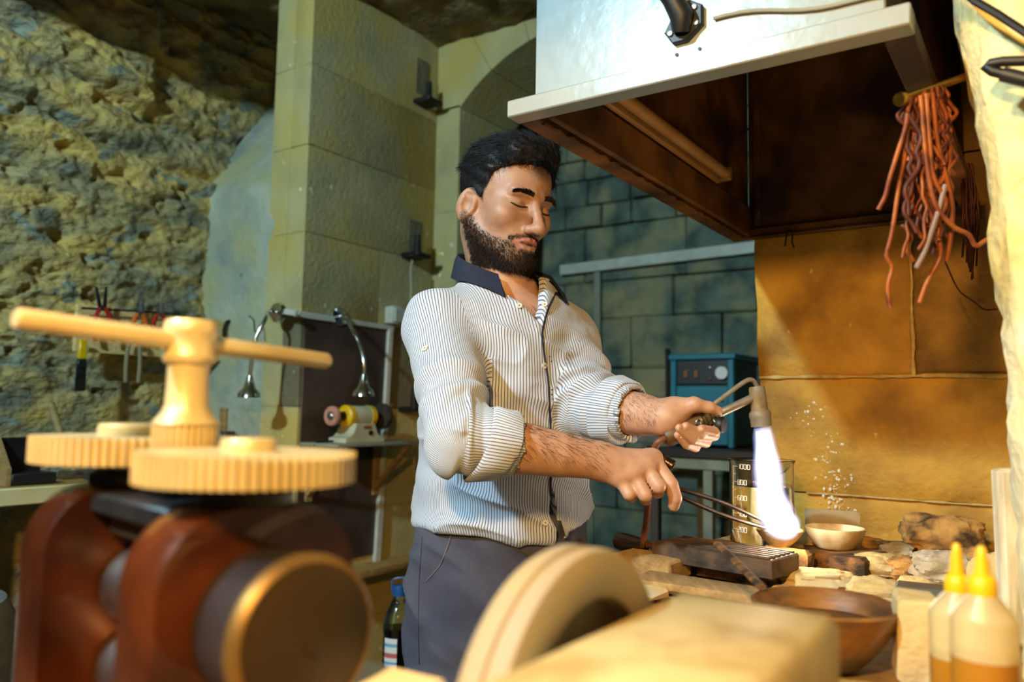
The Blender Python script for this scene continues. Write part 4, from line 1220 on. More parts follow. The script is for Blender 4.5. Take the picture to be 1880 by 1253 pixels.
mb = MB(); mb.lathe([(0, 0.004), (rb_ * 0.86, 0.004), (rb_ * 0.9, 0.02), (rb_ * 0.9, 0.215 * k), (0, 0.216 * k)], bc_, n=24); obj('dark_liquid', mb, pm('dark_cola', '#120c0a', None, rough=0.1), bt_)
mb = MB(); mb.lathe([(0, 0.305 * k), (0.020, 0.305 * k), (0.021, 0.325 * k), (0.019, 0.335 * k), (0, 0.336 * k)], bc_, n=20); obj('cap', mb, pm('blue_cap', '#1c4f8c', None, rough=0.35), bt_)['label'] = 'blue screw cap'
mb = MB(); mb.tube(catm([bc_ + np.array([-0.02, -0.01, 0.318 * k]), bc_ + np.array([-0.018, -0.012, 0.352 * k]), bc_ + np.array([0.02, -0.012, 0.358 * k]), bc_ + np.array([0.034, -0.005, 0.345 * k])]), 0.0025, 6); obj('handle', mb, pm('blue_loop', '#2c5ca0', None, rough=0.4), bt_)
tdir = math.atan2(-bc_[1], -bc_[0])
v = []; f = []
for i in range(9):
    a = tdir - 0.95 + 0.9 * i / 8
    for z_ in (0.098, 0.192):
        v.append(bc_ + np.array([math.cos(a) * (rb_ + 0.001), math.sin(a) * (rb_ + 0.001), z_ * k]))
f = [(2 * i, 2 * i + 2, 2 * i + 3, 2 * i + 1) for i in range(8)]
mlab, nt, bs = _nodes('bottle_label')
tc = nt.nodes.new('ShaderNodeTexCoord'); sx_ = nt.nodes.new('ShaderNodeSeparateXYZ'); nt.links.new(tc.outputs['Object'], sx_.inputs[0])
rp = nt.nodes.new('ShaderNodeValToRGB'); rp.color_ramp.interpolation = 'CONSTANT'
mr = nt.nodes.new('ShaderNodeMapRange'); mr.inputs[1].default_value = 0.098 * k; mr.inputs[2].default_value = 0.192 * k
nt.links.new(sx_.outputs[2], mr.inputs[0]); nt.links.new(mr.outputs[0], rp.inputs[0])
e = rp.color_ramp.elements
e[0].position = 0; e[0].color = srgb('#d8dcdc'); e[1].position = 0.22; e[1].color = srgb('#5f9fc8')
for p_, c_ in ((0.30, '#d8dcdc'), (0.42, '#c0605c'), (0.56, '#d8dcdc'), (0.74, '#6fa4c4'), (0.84, '#d8dcdc')):
    q_ = e.new(p_); q_.color = srgb(c_)
nt.links.new(rp.outputs[0], bs.inputs['Base Color'])
mesh_obj('paper_label', v, f, mlab, bt_)

# ================================================================== BACK ROOM: teal machine on a table
aM = 3.02
pf0 = at_a(1231, 651, aM); pf1 = at_a(1348, 824, aM)
bM0, bM1 = ab(pf0)[1], ab(pf1)[1]; zM1 = pf0[2]; zM0 = pf1[2]
tm = empty('control_cabinet', B(aM, (bM0 + bM1) / 2, zM0), 'teal steel machine cabinet with a round gauge on the table', 'machine')
Wt = bM0 - bM1; Dt = 0.30; bcn = (bM0 + bM1) / 2; Ht = zM1 - zM0
mb = MB(); mb.box(B(aM + Dt / 2 + 0.01, bcn, zM0 + Ht / 2), (Wt - 0.004, Dt - 0.02, Ht - 0.02), MXB, 0.003); obj('body', mb, M['teal_dark'], tm)
mb = MB(); mb.box(B(aM + Dt / 2, bcn, zM1 - 0.012), (Wt + 0.016, Dt + 0.012, 0.024), MXB, 0.004); obj('lid', mb, M['teal'], tm)
for s_ in (-1, 1):
    mb = MB(); mb.box(B(aM + 0.012, bcn + s_ * (Wt / 2 - 0.012), zM0 + Ht / 2 - 0.012), (0.024, 0.03, Ht - 0.026), MXB, 0.003); obj('corner_post', mb, M['teal'], tm)
mb = MB(); mb.box(B(aM + 0.010, bcn, zM0 + Ht * 0.34), (Wt - 0.05, 0.016, Ht * 0.62), MXB, 0.002); dp = obj('door', mb, M['teal'], tm)
mb = MB(); mb.lathe([(0, 0), (0.008, 0), (0.008, 0.008), (0, 0.009)], B(aM + 0.001, bcn - Wt * 0.32, zM0 + Ht * 0.5), -U, 12); obj('lock', mb, M['chrome'], dp)
pz_ = zM0 + Ht * 0.80
mb = MB(); mb.box(B(aM + 0.012, bcn, pz_), (Wt - 0.05, 0.012, Ht * 0.26), MXB, 0.002); cp = obj('control_panel', mb, pm('black_panel', '#1c1f22', '#26292c', 8, 0.4), tm)
for x in (1259, 1278):
    p = at_a(x, 687, aM + 0.003); mb = MB(); mb.box(p, (0.018, 0.008, 0.032), MXB, 0.002); obj('rocker_switch', mb, pm('amber_switch', '#7a4a1c', None, rough=0.4), cp)
p = at_a(1326, 685, aM + 0.004)
mb = MB(); mb.lathe([(0, 0), (0.029, 0), (0.029, 0.010), (0.025, 0.012), (0.024, 0.008), (0, 0.008)], p, -U, 24); obj('gauge', mb, M['chrome'], cp)
mb = MB(); mb.lathe([(0, 0.0085), (0.024, 0.0085), (0, 0.009)], p, -U, 24); mb.box(p - U * 0.0098 + ZZ * 0.006 + EX * 0.004, (0.003, 0.001, 0.024), MXB); obj('gauge_dial', mb, pm('dial_white', '#c9d3d6', None, rough=0.3), cp)
p = at_a(1303, 697, aM + 0.004); mb = MB(); mb.lathe([(0, 0), (0.007, 0), (0.006, 0.006), (0, 0.007)], p, -U, 12); obj('indicator', mb, pm('red_lens', '#6b1216', None, rough=0.3), cp)
p = at_a(1303, 676, aM + 0.004); mb = MB(); mb.lathe([(0, 0), (0.006, 0), (0.005, 0.006), (0, 0.007)], p, -U, 12); obj('indicator', mb, M['chrome'], cp)

TZ = zM0 - 0.001
tb = empty('steel_table', B(aM + 0.1, bcn, 0), 'table with a dark top and grey steel frame under the teal machine', 'table')
b0_, b1_ = ab(at_a(1190, 830, aM - 0.16))[1], ab(at_a(1404, 830, aM - 0.16))[1]
mb = MB(); mb.box(B(aM + 0.13, (b0_ + b1_) / 2, TZ - 0.018), (b0_ - b1_, 0.58, 0.034), MXB, 0.003); obj('top', mb, pm('dark_table_top', '#3a2c22', '#2a2019', 8, 0.4), tb)
M['frame_grey'] = pm('grey_frame_paint', '#8f927f', '#7b7e6c', 12, 0.5)
mb = MB(); mb.box(B(aM - 0.13, (b0_ + b1_) / 2, TZ - 0.057), (b0_ - b1_ - 0.02, 0.035, 0.04), MXB, 0.003); obj('apron', mb, M['frame_grey'], tb)
for x in (1302, 1204):
    bl = ab(at_a(x, 900, aM - 0.13))[1]
    mb = MB(); mb.box(B(aM - 0.13, bl, (TZ - 0.078) / 2), (0.036, 0.036, TZ - 0.078), MXB, 0.003); obj('leg', mb, M['frame_grey'] if x == 1302 else pm('brown_leg', '#5c4438', None, rough=0.5), tb)
    mb = MB(); mb.box(B(aM + 0.36, bl, (TZ - 0.036) / 2), (0.036, 0.036, TZ - 0.036), MXB, 0.003); obj('leg', mb, M['frame_grey'], tb)
# grey cabinet behind the left hand and a blue crate below the table
p = at_a(1205, 726, aM + 0.25)
mb = MB(); mb.box(np.array([p[0], p[1], TZ + 0.075]), (0.16, 0.12, 0.15), MXB, 0.004)
tag(obj('grey_case', mb, pm('grey_case', '#6c6a62', '#585750', 8, 0.5)), 'low grey case standing left of the teal machine', 'case')
mb = MB(); cc = B(aM - 0.05, b0_ + 0.20, 0)
mb.prism([(-0.12, 0), (0.12, 0), (0.14, 0.34), (-0.14, 0.34)], cc - EX * 0.0, EX, ZZ, U, 0.22, 0.004)
tag(obj('blue_crate', mb, pm('faded_blue_plastic', '#4a6a78', '#38525e', 8, 0.5)), 'faded blue crate on the floor under the table', 'crate')
# pipes on the back wall
conduit('trim_5', at_a(1030, 497, aB - 0.035), at_a(1440, 448, aB - 0.035), 0.055, 0.03, U, 'white pipe running across the back wall')
conduit('trim_6', at_a(1097, 500, aB - 0.03), at_a(1098, 720, aB - 0.03), 0.035, 0.02, U, 'thin grey pipe going down the back wall', 'frame_grey')
conduit('trim_7', at_a(1225, 640, aB - 0.03), at_a(1226, 760, aB - 0.03), 0.018, 0.014, U, 'thin dark pipe beside the teal machine', 'iron')
# ================================================================== FOREGROUND: WORK BENCH, ROLLING MILL, GRINDING WHEEL, BOTTLES
FZ = 0.955
M['bench_wood'] = pm('stained_bench_wood', '#a27a3e', '#7d5a2c', 8, 0.6, bump=0.001, stretch=(8, 1, 8))
fw = empty('front_bench', B(0.35, 0.1, 0), 'heavy wooden bench in the foreground under the rolling mill and wheel', 'bench')
for k in range(6):
    b0 = 0.92 - k * 0.25
    mb = MB(); mb.box(B(0.36, b0 - 0.125, FZ - 0.02), (0.246, 0.74, 0.038), MXB, 0.003); obj('plank', mb, M['bench_wood'], fw)
for aa in (0.03, 0.69):
    for bb in (0.86, -0.5):
        mb = MB(); mb.box(B(aa, bb, (FZ - 0.04) / 2), (0.07, 0.07, FZ - 0.042), MXB, 0.004); obj('leg', mb, M['bench_wood'], fw)

# ---- rolling mill
gl = at(241, 822, 0.662); grt = at(455, 856, 0.532)
mx = np.array([grt[0] - gl[0], grt[1] - gl[1], 0]); gap = np.linalg.norm(mx); mx /= gap          # roller axis
my = np.array([-mx[1], mx[0], 0])                                                                # away from camera
M['gear'] = pm('brass_gear', '#cbbc92', '#b39c6a', 14, 0.40, 0.25, bump=0.0005, c3='#d4c298', s3=6)
M['mill_paint'] = pm('copper_brown_mill_enamel', '#6e3616', '#4a220e', 8, 0.30, 0.45, bump=0.0006, c3='#38190c', s3=9, coat=0.5)
M['mill_brass'] = pm('worn_brass_face', '#3a2a14', '#2a1c0e', 8, 0.5, 0.3)
mill = empty('rolling_mill', (gl + grt) / 2 * np.array([1, 1, 0]) + ZZ * FZ, 'brown enamelled jeweller\'s rolling mill with brass gears in the left foreground', 'rolling mill')
def gear(name, c, r, h, teeth, parent, boss_r, boss_h, td=0.004):
    mb = MB(); n = teeth * 4; poly = []
    for k in range(n):
        a = 2 * math.pi * k / n
        rr = r if (k % 4) in (1, 2) else r - td
        poly.append((rr * math.cos(a), rr * math.sin(a)))
    mb.prism(poly, c - ZZ * h / 2, (1, 0, 0), (0, 1, 0), (0, 0, 1), h, 0.0)
    g = obj(name, mb, M['gear'], parent, angle=30)
    if boss_r:
        mb = MB(); mb.lathe([(boss_r, 0), (boss_r, boss_h * 0.75), (boss_r * 0.92, boss_h), (0, boss_h)], c + ZZ * h / 2, n=32); obj('boss', mb, M['gear'], g)
    return g
rl, rr_ = 0.0735, 0.0700
gear('gear', gl - ZZ * 0.0005, rl, 0.0205, 72, mill, 0.026, 0.010)['label'] = 'far brass gear'
gear('gear', grt, rr_, 0.0195, 72, mill, 0.018, 0.0085)['label'] = 'near brass gear'
pc_ = gl + (grt - gl) * ((rl + 0.022) / (rl + rr_ + 0.044))
pc_ = np.array([pc_[0], pc_[1], 0]); zpin = at(345, 806, pc_[1])[2]; pc_[2] = zpin
gear('pinion', pc_, 0.0235, 0.022, 30, mill, 0, 0, 0.003)
# spindle and hub
ztop = at(357, 590, pc_[1])[2]; zhub = at(357, 668, pc_[1])[2]
mb = MB(); mb.lathe([(0.0240, 0.011), (0.0215, 0.0145), (0.0178, 0.0190), (0.0156, 0.0250), (0.0150, 0.040), (0.0148, zhub - zpin - 0.002), (0.0155, zhub - zpin)], pc_, n=32); obj('spindle', mb, M['gear'], mill)
mb = MB(); hz = zhub - zpin; tz = ztop - zpin
mb.lathe([(0, hz), (0.0172, hz), (0.0192, hz + 0.003), (0.0192, hz + 0.006), (0.0182, hz + 0.008), (0.0182, tz - 0.012), (0.0195, tz - 0.010), (0.0195, tz - 0.004), (0.0178, tz), (0, tz)], pc_, n=32); obj('hub', mb, M['gear'], mill)
# T handle bar through the hub
hc = pc_ + ZZ * ((hz + tz) / 2)
def _proj(p):
    q = CR.T @ (np.asarray(p) - CAM); return 940 + FPX * q[0] / -q[2], 626.5 - FPX * q[1] / -q[2]
best = None
for dd_ in np.linspace(0.60, 0.80, 41):
    e1 = at(603, 664, dd_); dv = (hc - e1) / np.linalg.norm(hc - e1)
    for tq in np.linspace(0.05, 0.25, 81):
        q_ = _proj(hc + dv * tq); er_ = (q_[0] - 26) ** 2 + (q_[1] - 593) ** 2
        if best is None or er_ < best[0]: best = (er_, e1, hc + dv * tq)
e1, e0 = best[1], best[2]
dirb = (e1 - e0) / np.linalg.norm(e1 - e0)
L0 = np.linalg.norm(e0 - hc); L1 = np.linalg.norm(e1 - hc)
d0 = (e0 - hc) / L0; d1 = (e1 - hc) / L1
dm = (d1 - d0); dm /= np.linalg.norm(dm)
mb = MB(); rbar = 0.0070
pts = [hc - dm * L0, hc - dm * (L0 - 0.002), hc, hc + dm * (L1 - 0.003), hc + dm * L1]
mb.tube(pts, [rbar * 0.85, rbar, rbar, rbar, rbar * 0.7], 20); obj('handle_bar', mb, M['gear'], mill)
# side frames
zg = grt[2] - 0.0225 / 2 - 0.012
def frame(c, zt_):
    w = 0.070; r = 0.050; poly = [(-w, FZ + 0.02 - zt_), (w, FZ + 0.02 - zt_)]
    for k in range(9): t = math.pi / 2 * k / 8; poly.append((w - r + r * math.cos(t), -r + r * math.sin(t)))
    for k in range(9): t = math.pi / 2 + math.pi / 2 * k / 8; poly.append((-w + r + r * math.cos(t), -r + r * math.sin(t)))
    mb = MB(); o = np.array([c[0], c[1], zt_]) - mx * 0.026
    mb.prism(poly, o, my, ZZ, mx, 0.052, 0.006)
    return obj('side_frame', mb, M['mill_paint'], mill, angle=50)
frame(gl, zg); frame(grt, zg)
# screws under the gears, top tie plate
for c in (gl, grt):
    mb = MB(); mb.lathe([(0.016, 0), (0.016, 0.02)], np.array([c[0], c[1], zg - 0.004]), n=20); obj('screw', mb, M['steel'], mill)
    mb = MB(); mb.lathe([(0.030, 0), (0.030, 0.007), (0.026, 0.009), (0, 0.009)], np.array([c[0], c[1], zg]), n=28); obj('collar', mb, M['black'], mill)
mc = (gl + grt) / 2
Mml = np.stack([mx, my, ZZ], 1)
mb = MB(); mb.box(np.array([mc[0], mc[1], zg - 0.012]), (gap - 0.056, 0.08, 0.016), Mml, 0.003); obj('tie_plate', mb, M['black'], mill)
mb = MB(); mb.box(np.array([pc_[0], pc_[1], (zg + zpin) / 2 - 0.006]), (0.04, 0.05, zpin - zg - 0.010), Mml, 0.003); obj('pinion_block', mb, M['black'], mill)
# rollers
rz = at(215, 1112, 0.57)[2]
for dz, mat in ((0.0, 'steel'), (0.062, 'steel')):
    z_ = rz - dz
    mb = MB(); mb.lathe([(0.024, 0.027), (0.030, 0.028), (0.030, gap - 0.028), (0.024, gap - 0.027)], np.array([gl[0], gl[1], z_]), mx, 32); obj('roller', mb, M[mat], mill)
mb = MB(); mb.box(np.array([mc[0], mc[1], rz + 0.048]), (gap - 0.056, 0.05, 0.016), Mml, 0.003); obj('bearing_bar', mb, M['mill_brass'], mill)
# brass bearing cap with steel drum on the near side
cz = at(575, 1182, 0.47)[2]
bo0 = np.array([grt[0], grt[1], cz]) + mx * 0.0265
mb = MB(); mb.lathe([(0, 0), (0.046, 0), (0.046, 0.040), (0.044, 0.042)], bo0, mx, 40); obj('drum', mb, pm('dark_steel_drum', '#5c5558', '#423c3e', 10, 0.35, 0.8), mill)
mb = MB(); mb.lathe([(0.0, 0.0), (0.047, 0.0), (0.048, 0.003), (0.047, 0.008), (0.043, 0.0105), (0, 0.011)], bo0 + mx * 0.042, mx, 40); cap_ = obj('drum_face', mb, M['mill_brass'], mill)
mb = MB(); mb.lathe([(0, 0), (0.0025, 0), (0.0025, 0.002), (0, 0.003)], bo0 + mx * 0.053 - ZZ * 0.006, mx, 10); obj('rivet', mb, M['mill_brass'], cap_)
mb = MB(); mb.lathe([(0.0455, 0.001), (0.0486, 0.001), (0.0488, 0.004), (0.0474, 0.0085), (0.0440, 0.0110), (0.0430, 0.0108), (0.0455, 0.001)], bo0 + mx * 0.042, mx, 48); obj('glint_ring', mb, pm('brass_edge_glint', '#8a6a34', '#6a4e24', 20, 0.5, 0.7), cap_)['label'] = 'bright ring standing in for the golden highlight on the drum edge'  # golden edge highlight of the drum built in as a bright ring
# foot casting
mb = MB(); mb.box(np.array([mc[0], mc[1], FZ + 0.0105]), (gap + 0.06, 0.16, 0.019), Mml, 0.003); obj('foot', mb, M['mill_paint'], mill)

# ---- grinding wheel machine with ochre housing
M['ochre_metal'] = pm('worn_ochre_housing', '#c0ac7c', '#b49e6a', 7, 0.55, bump=0.0008, c3='#a08856', s3=16)
M['wheel_stone'] = pm('dusty_wheel', '#a8946c', '#8c7852', 10, 0.7, bump=0.0008, c3='#8f8a80', s3=5)
HT = 1.141
pL = at_z(830, 1240, HT); pK = at_z(1243, 1084, HT); pR = at_z(1531, 1141, HT)
aK, bK = ab(pK); bRR = ab(pR)[1]
gm = empty('wheel_grinder', B(aK - 0.15, (bK + bRR) / 2, FZ), 'dusty grinding wheel machine with an ochre metal housing in the foreground', 'grinder')
a_in = aK - 0.30
nb_, na_ = 3, 2
mb = MB(); mb.box(B((aK + a_in) / 2, (bK + bRR) / 2, (FZ + 0.001 + HT) / 2), (bK - bRR, aK - a_in, HT - FZ - 0.001), MXB, 0.007)
obj('housing', mb, M['ochre_metal'], gm, angle=50)
wa_, wb0, wzc, wr = 0.45, bK + 0.006, 1.074, 0.110
wc = B(wa_, wb0, wzc)
mb = MB(); mb.lathe([(0.0, 0.015), (0.062, 0.015), (0.077, 0.013), (0.080, 0.001), (0.083, 0.0), (0.102, 0.0), (0.1085, 0.003), (0.110, 0.007), (0.110, 0.011), (0.1076, 0.0125), (0.1076, 0.0165), (0.110, 0.018), (0.110, 0.028), (0.1065, 0.034), (0.078, 0.036), (0, 0.036)], wc, V, 72)
wh = obj('wheel', mb, M['wheel_stone'], gm, angle=40)
mb = MB(); mb.lathe([(0, 0), (0.022, 0), (0.022, 0.008), (0, 0.010)], wc + V * 0.0155, EX, 20); obj('flange', mb, M['steel'], wh)
mb = MB(); mb.tube([wc - V * 0.05, wc + V * 0.06], 0.012, 14); obj('axle', mb, M['steel'], gm)
mb = MB(); mb.box(B(wa_, wb0 + 0.055, (FZ + wzc) / 2 + 0.0105), (0.03, 0.06, wzc - FZ + 0.02), MXB, 0.004); obj('bearing_post', mb, M['ochre_metal'], gm)

# ---- white carton at the bottom edge
q0 = at_z(676, 1213, 1.10); q1 = at_z(822, 1247, 1.10)
dx_ = q1 - q0; Lx = np.linalg.norm(dx_); dx_ /= Lx; dy_ = np.array([-dx_[1], dx_[0], 0])
mb = MB(); mb.box((q0 + q1) / 2 - dy_ * 0.025 - ZZ * (1.10 - FZ - 0.001) / 2, (Lx, 0.05, 1.10 - FZ - 0.001), np.stack([dx_, dy_, ZZ], 1), 0.002)
tag(obj('white_carton', mb, pm('white_carton', '#fbf8f2', '#f4efe6', 6, 0.5)), 'small white carton in front of the man\'s leg', 'carton')

# ---- squeeze bottles
M['ldpe'] = pm('milky_plastic', '#efe0b0', '#e6d49c', 6, 0.35)
_b = M['ldpe'].node_tree.nodes['Principled BSDF']; _b.inputs['Transmission Weight'].default_value = 0.55; _b.inputs['IOR'].default_value = 1.35; _b.inputs['Roughness'].default_value = 0.35
M['amber'] = pm('amber_liquid', '#c8892a', None, rough=0.2); _a = M['amber'].node_tree.nodes['Principled BSDF']; _a.inputs['Transmission Weight'].default_value = 0.4
def squeeze(px, tip_y, sh_y, d, label, w):
    zt = at(px, tip_y, d)[2]; zs_ = at(px, sh_y, d)[2]
    c = at(px, 1200, d); c = np.array([c[0], c[1], FZ + 0.0005]) if ab(c)[0] < 0.72 else np.array([c[0], c[1], TB + 0.0005])
    o = empty('squeeze_bottle', c, label, 'bottle', 'yellow-tipped squeeze bottles')
    H = zs_ - c[2]; lev = at(px, 1206, d)[2] - c[2]
    mb = MB(); mb.lathe([(0, 0), (w - 0.003, 0), (w, 0.004), (w, H - 0.018), (w * 0.96, H - 0.013), (0.0100, H + 0.001), (0.0095, H + 0.004), (0, H + 0.004)], c, n=32); bd = obj('body', mb, M['ldpe'], o)
    mb = MB(); mb.lathe([(0, 0.002), (w - 0.002, 0.002), (w + 0.0003, 0.006), (w + 0.0003, lev), (0, lev)], c, n=32); obj('liquid', mb, M['amber'], o)
    T = zt - c[2]; y0 = H + 0.004
    mb = MB(); mb.lathe([(0, y0 - 0.004), (0.0098, y0 - 0.004), (0.0102, y0), (0.0098, y0 + 0.008), (0.0082, y0 + 0.0105), (0.0062, y0 + 0.012), (0.0042, T - 0.008), (0.0032, T - 0.002), (0.0020, T), (0, T)], c, n=24); obj('nozzle', mb, M['yellow'], o)
    return o
squeeze(1808, 1003, 1096, 0.60, 'right squeeze bottle with yellow nozzle and amber liquid, nearest the camera', 0.0222)
squeeze(1762, 998, 1090, 0.675, 'left squeeze bottle with yellow nozzle, half hidden behind the other', 0.0222)
# ================================================================== THE MAN: smooth distance fields turned into meshes
class Field:
    def __init__(self): self.ops = []; self.post = None
    def _add(self, sign, fn, c, r, k): self.ops.append((sign, fn, np.asarray(c, float), r, k))
    def cone(self, a, b, ra, rb, k=0.01, sign=1):
        a = np.asarray(a, float); b = np.asarray(b, float); d = b - a; L2 = max(1e-12, d.dot(d))
        def fn(p):
            q = p - a; t = np.clip(q @ d / L2, 0, 1)
            return np.linalg.norm(q - t[:, None] * d, axis=1) - (ra + (rb - ra) * t)
        self._add(sign, fn, (a + b) / 2, np.linalg.norm(d) / 2 + max(ra, rb), k)
    def chain(self, pts, rs, k=0.006, sign=1):
        for i in range(len(pts) - 1): self.cone(pts[i], pts[i + 1], rs[i], rs[i + 1], k if i == 0 else min(k, 0.004), sign)
    def ell(self, c, r, Rm=None, k=0.01, sign=1):
        c = np.asarray(c, float); r = np.asarray(r, float)
        def fn(p):
            q = p - c
            if Rm is not None: q = q @ Rm
            k0 = np.linalg.norm(q / r, axis=1); k1 = np.linalg.norm(q / (r * r), axis=1) + 1e-9
            return k0 * (k0 - 1) / k1
        self._add(sign, fn, c, r.max(), k)
    def loft(self, axx, axy, table, k=0.02, sign=1, z0=None, z1=None):
        "upright body of elliptic sections: rows (z, cx, cy, rx, ry)"
        T = np.array(sorted(table)); z0 = T[0, 0] if z0 is None else z0; z1 = T[-1, 0] if z1 is None else z1
        c = np.array([T[:, 1].mean(), T[:, 2].mean(), (z0 + z1) / 2])
        def fn(p):
            z = p[:, 2]
            cx = np.interp(z, T[:, 0], T[:, 1]); cy = np.interp(z, T[:, 0], T[:, 2]); rx = np.interp(z, T[:, 0], T[:, 3]); ry = np.interp(z, T[:, 0], T[:, 4])
            dx = p[:, 0] - cx; dy = p[:, 1] - cy
            u = (dx * axx[0] + dy * axx[1]); w = (dx * axy[0] + dy * axy[1])
            k0 = np.sqrt((u / rx) ** 2 + (w / ry) ** 2); k1 = np.sqrt((u / rx ** 2) ** 2 + (w / ry ** 2) ** 2) + 1e-9
            d = k0 * (k0 - 1) / k1
            d = np.where(k0 < 0.05, -np.minimum(rx, ry), d)
            return np.maximum(d, np.maximum(z0 - z, z - z1))
        self._add(sign, fn, c, math.hypot((z1 - z0) / 2, T[:, 3:].max() + 0.05), k)
    def fn(self, f, c, r, k=0.003, sign=1): self._add(sign, f, c, r, k)
    def __call__(self, p, cull=None):
        d = np.full(len(p), 0.5)
        for sign, fn, c, r, k in self.ops:
            if cull is not None and np.linalg.norm(cull[0] - c) - r > cull[1] + 0.03: continue
            s = fn(p)
            if sign > 0:
                h = np.maximum(k - np.abs(d - s), 0) / k
                d = np.minimum(d, s) - h * h * k * 0.25
            else:
                s = -s; h = np.maximum(k - np.abs(d - s), 0) / k
                d = np.maximum(d, s) + h * h * k * 0.25
        if self.post is not None: d = self.post(p, d)
        return d

CORN = np.array([(i, j, k) for i in (0, 1) for j in (0, 1) for k in (0, 1)])
EDG = [(a, b) for a in range(8) for b in range(a + 1, 8) if np.abs(CORN[a] - CORN[b]).sum() == 1]
def surface(field, lo, hi, h, nb=8):
    lo = np.asarray(lo, float); hi = np.asarray(hi, float)
    nblk = np.ceil((hi - lo) / (h * nb)).astype(int)
    I = np.stack(np.meshgrid(*[np.arange(n) for n in nblk], indexing='ij'), -1).reshape(-1, 3)
    ctr = lo + (I + 0.5) * nb * h
    rad = nb * h * 0.87
    dc = np.concatenate([field(c) for c in np.array_split(ctr, max(1, len(ctr) // 60000))])
    I = I[np.abs(dc) < rad * 1.5]
    g = np.arange(nb + 1); G = np.stack(np.meshgrid(g, g, g, indexing='ij'), -1).reshape(-1, 3)
    keys = []; verts = []; eds = []
    for blk in I:
        base = blk * nb
        P = lo + (base + G) * h
        d = field(P, (lo + (base + nb / 2) * h, rad)).reshape(nb + 1, nb + 1, nb + 1)
        if d.min() > 0 or d.max() < 0: continue
        C = np.stack([d[i:i + nb, j:j + nb, k:k + nb].ravel() for i, j, k in CORN], 1)
        neg = C < 0; m = neg.any(1) & ~neg.all(1)
        if not m.any(): continue
        loc = np.argwhere(m.reshape(nb, nb, nb)); C = C[m]; neg = neg[m]
        acc = np.zeros((len(C), 3)); cnt = np.zeros(len(C))
        for a, b in EDG:
            x = neg[:, a] != neg[:, b]
            t = np.where(x, C[:, a] / np.where(x, C[:, a] - C[:, b], 1), 0)
            acc += x[:, None] * (CORN[a] + t[:, None] * (CORN[b] - CORN[a])); cnt += x
        cell = loc + base
        keys.append(cell); verts.append(lo + (cell + acc / cnt[:, None]) * h)
        for ax, cidx in ((0, 4), (1, 2), (2, 1)):
            x = neg[:, 0] != neg[:, cidx]
            if x.any():
                eds.append(np.concatenate([cell[x], np.full((x.sum(), 1), ax), neg[x, 0][:, None].astype(int)], 1))
    cell = np.concatenate(keys); vv = np.concatenate(verts); ed = np.concatenate(eds)
    D = nblk * nb + 2
    enc = lambda c: (c[:, 0] * D[1] + c[:, 1]) * D[2] + c[:, 2]
    ky = enc(cell); o = np.argsort(ky); ky = ky[o]; vv = vv[o]
    F = []
    for ax in range(3):
        e = ed[ed[:, 3] == ax]
        if not len(e): continue
        o1 = np.zeros(3, int); o2 = np.zeros(3, int); o1[(ax + 1) % 3] = 1; o2[(ax + 2) % 3] = 1
        q = [e[:, :3], e[:, :3] - o1, e[:, :3] - o1 - o2, e[:, :3] - o2]
        ids = []; ok = np.ones(len(e), bool)
        for c in q:
            kk = enc(c); p = np.clip(np.searchsorted(ky, kk), 0, len(ky) - 1); ok &= (ky[p] == kk) & (c >= 0).all(1); ids.append(p)
        Q = np.stack(ids, 1)[ok]; inside = e[ok, 4] == 1
        Q[~inside] = Q[~inside][:, ::-1]
        F.append(Q)
    return vv, np.concatenate(F)

def smooth(v, f, it=1, lam=0.5):
    for _ in range(it):
        acc = np.zeros_like(v); cnt = np.zeros(len(v))
        for a in range(4):
            b = (a + 1) % 4
            np.add.at(acc, f[:, a], v[f[:, b]]); np.add.at(cnt, f[:, a], 1)
            np.add.at(acc, f[:, b], v[f[:, a]]); np.add.at(cnt, f[:, b], 1)
        v = v + lam * (acc / np.maximum(cnt, 1)[:, None] - v)
    return v

def normals(v, f):
    n = np.zeros_like(v); a = v[f[:, 1]] - v[f[:, 0]]; b_ = v[f[:, 2]] - v[f[:, 0]]; fn = np.cross(a, b_)
    for k in range(4): np.add.at(n, f[:, k], fn)
    return n / (np.linalg.norm(n, axis=1)[:, None] + 1e-12)

def fast_obj(name, v, f, mat, parent):
    org = np.array(parent['_o'])
    me = bpy.data.meshes.new(name)
    f = np.asarray(f, np.int32); n = f.shape[1]
    me.vertices.add(len(v)); me.vertices.foreach_set('co', (v - org).astype(np.float32).ravel())
    me.loops.add(f.size); me.loops.foreach_set('vertex_index', f.ravel())
    me.polygons.add(len(f)); me.polygons.foreach_set('loop_start', np.arange(0, f.size, n, dtype=np.int32)); me.polygons.foreach_set('loop_total', np.full(len(f), n, np.int32))
    me.update(calc_edges=True)
    me.polygons.foreach_set('use_smooth', [True] * len(f))
    me.materials.append(mat)
    o = bpy.data.objects.new(name, me); COL.objects.link(o); o.parent = parent; o['_o'] = org.tolist()
    return o

def colour_attr(me, cols):
    a = me.color_attributes.new('Col', 'FLOAT_COLOR', 'POINT')
    a.data.foreach_set('color', np.concatenate([cols, np.ones((len(cols), 1))], 1).astype(np.float32).ravel())

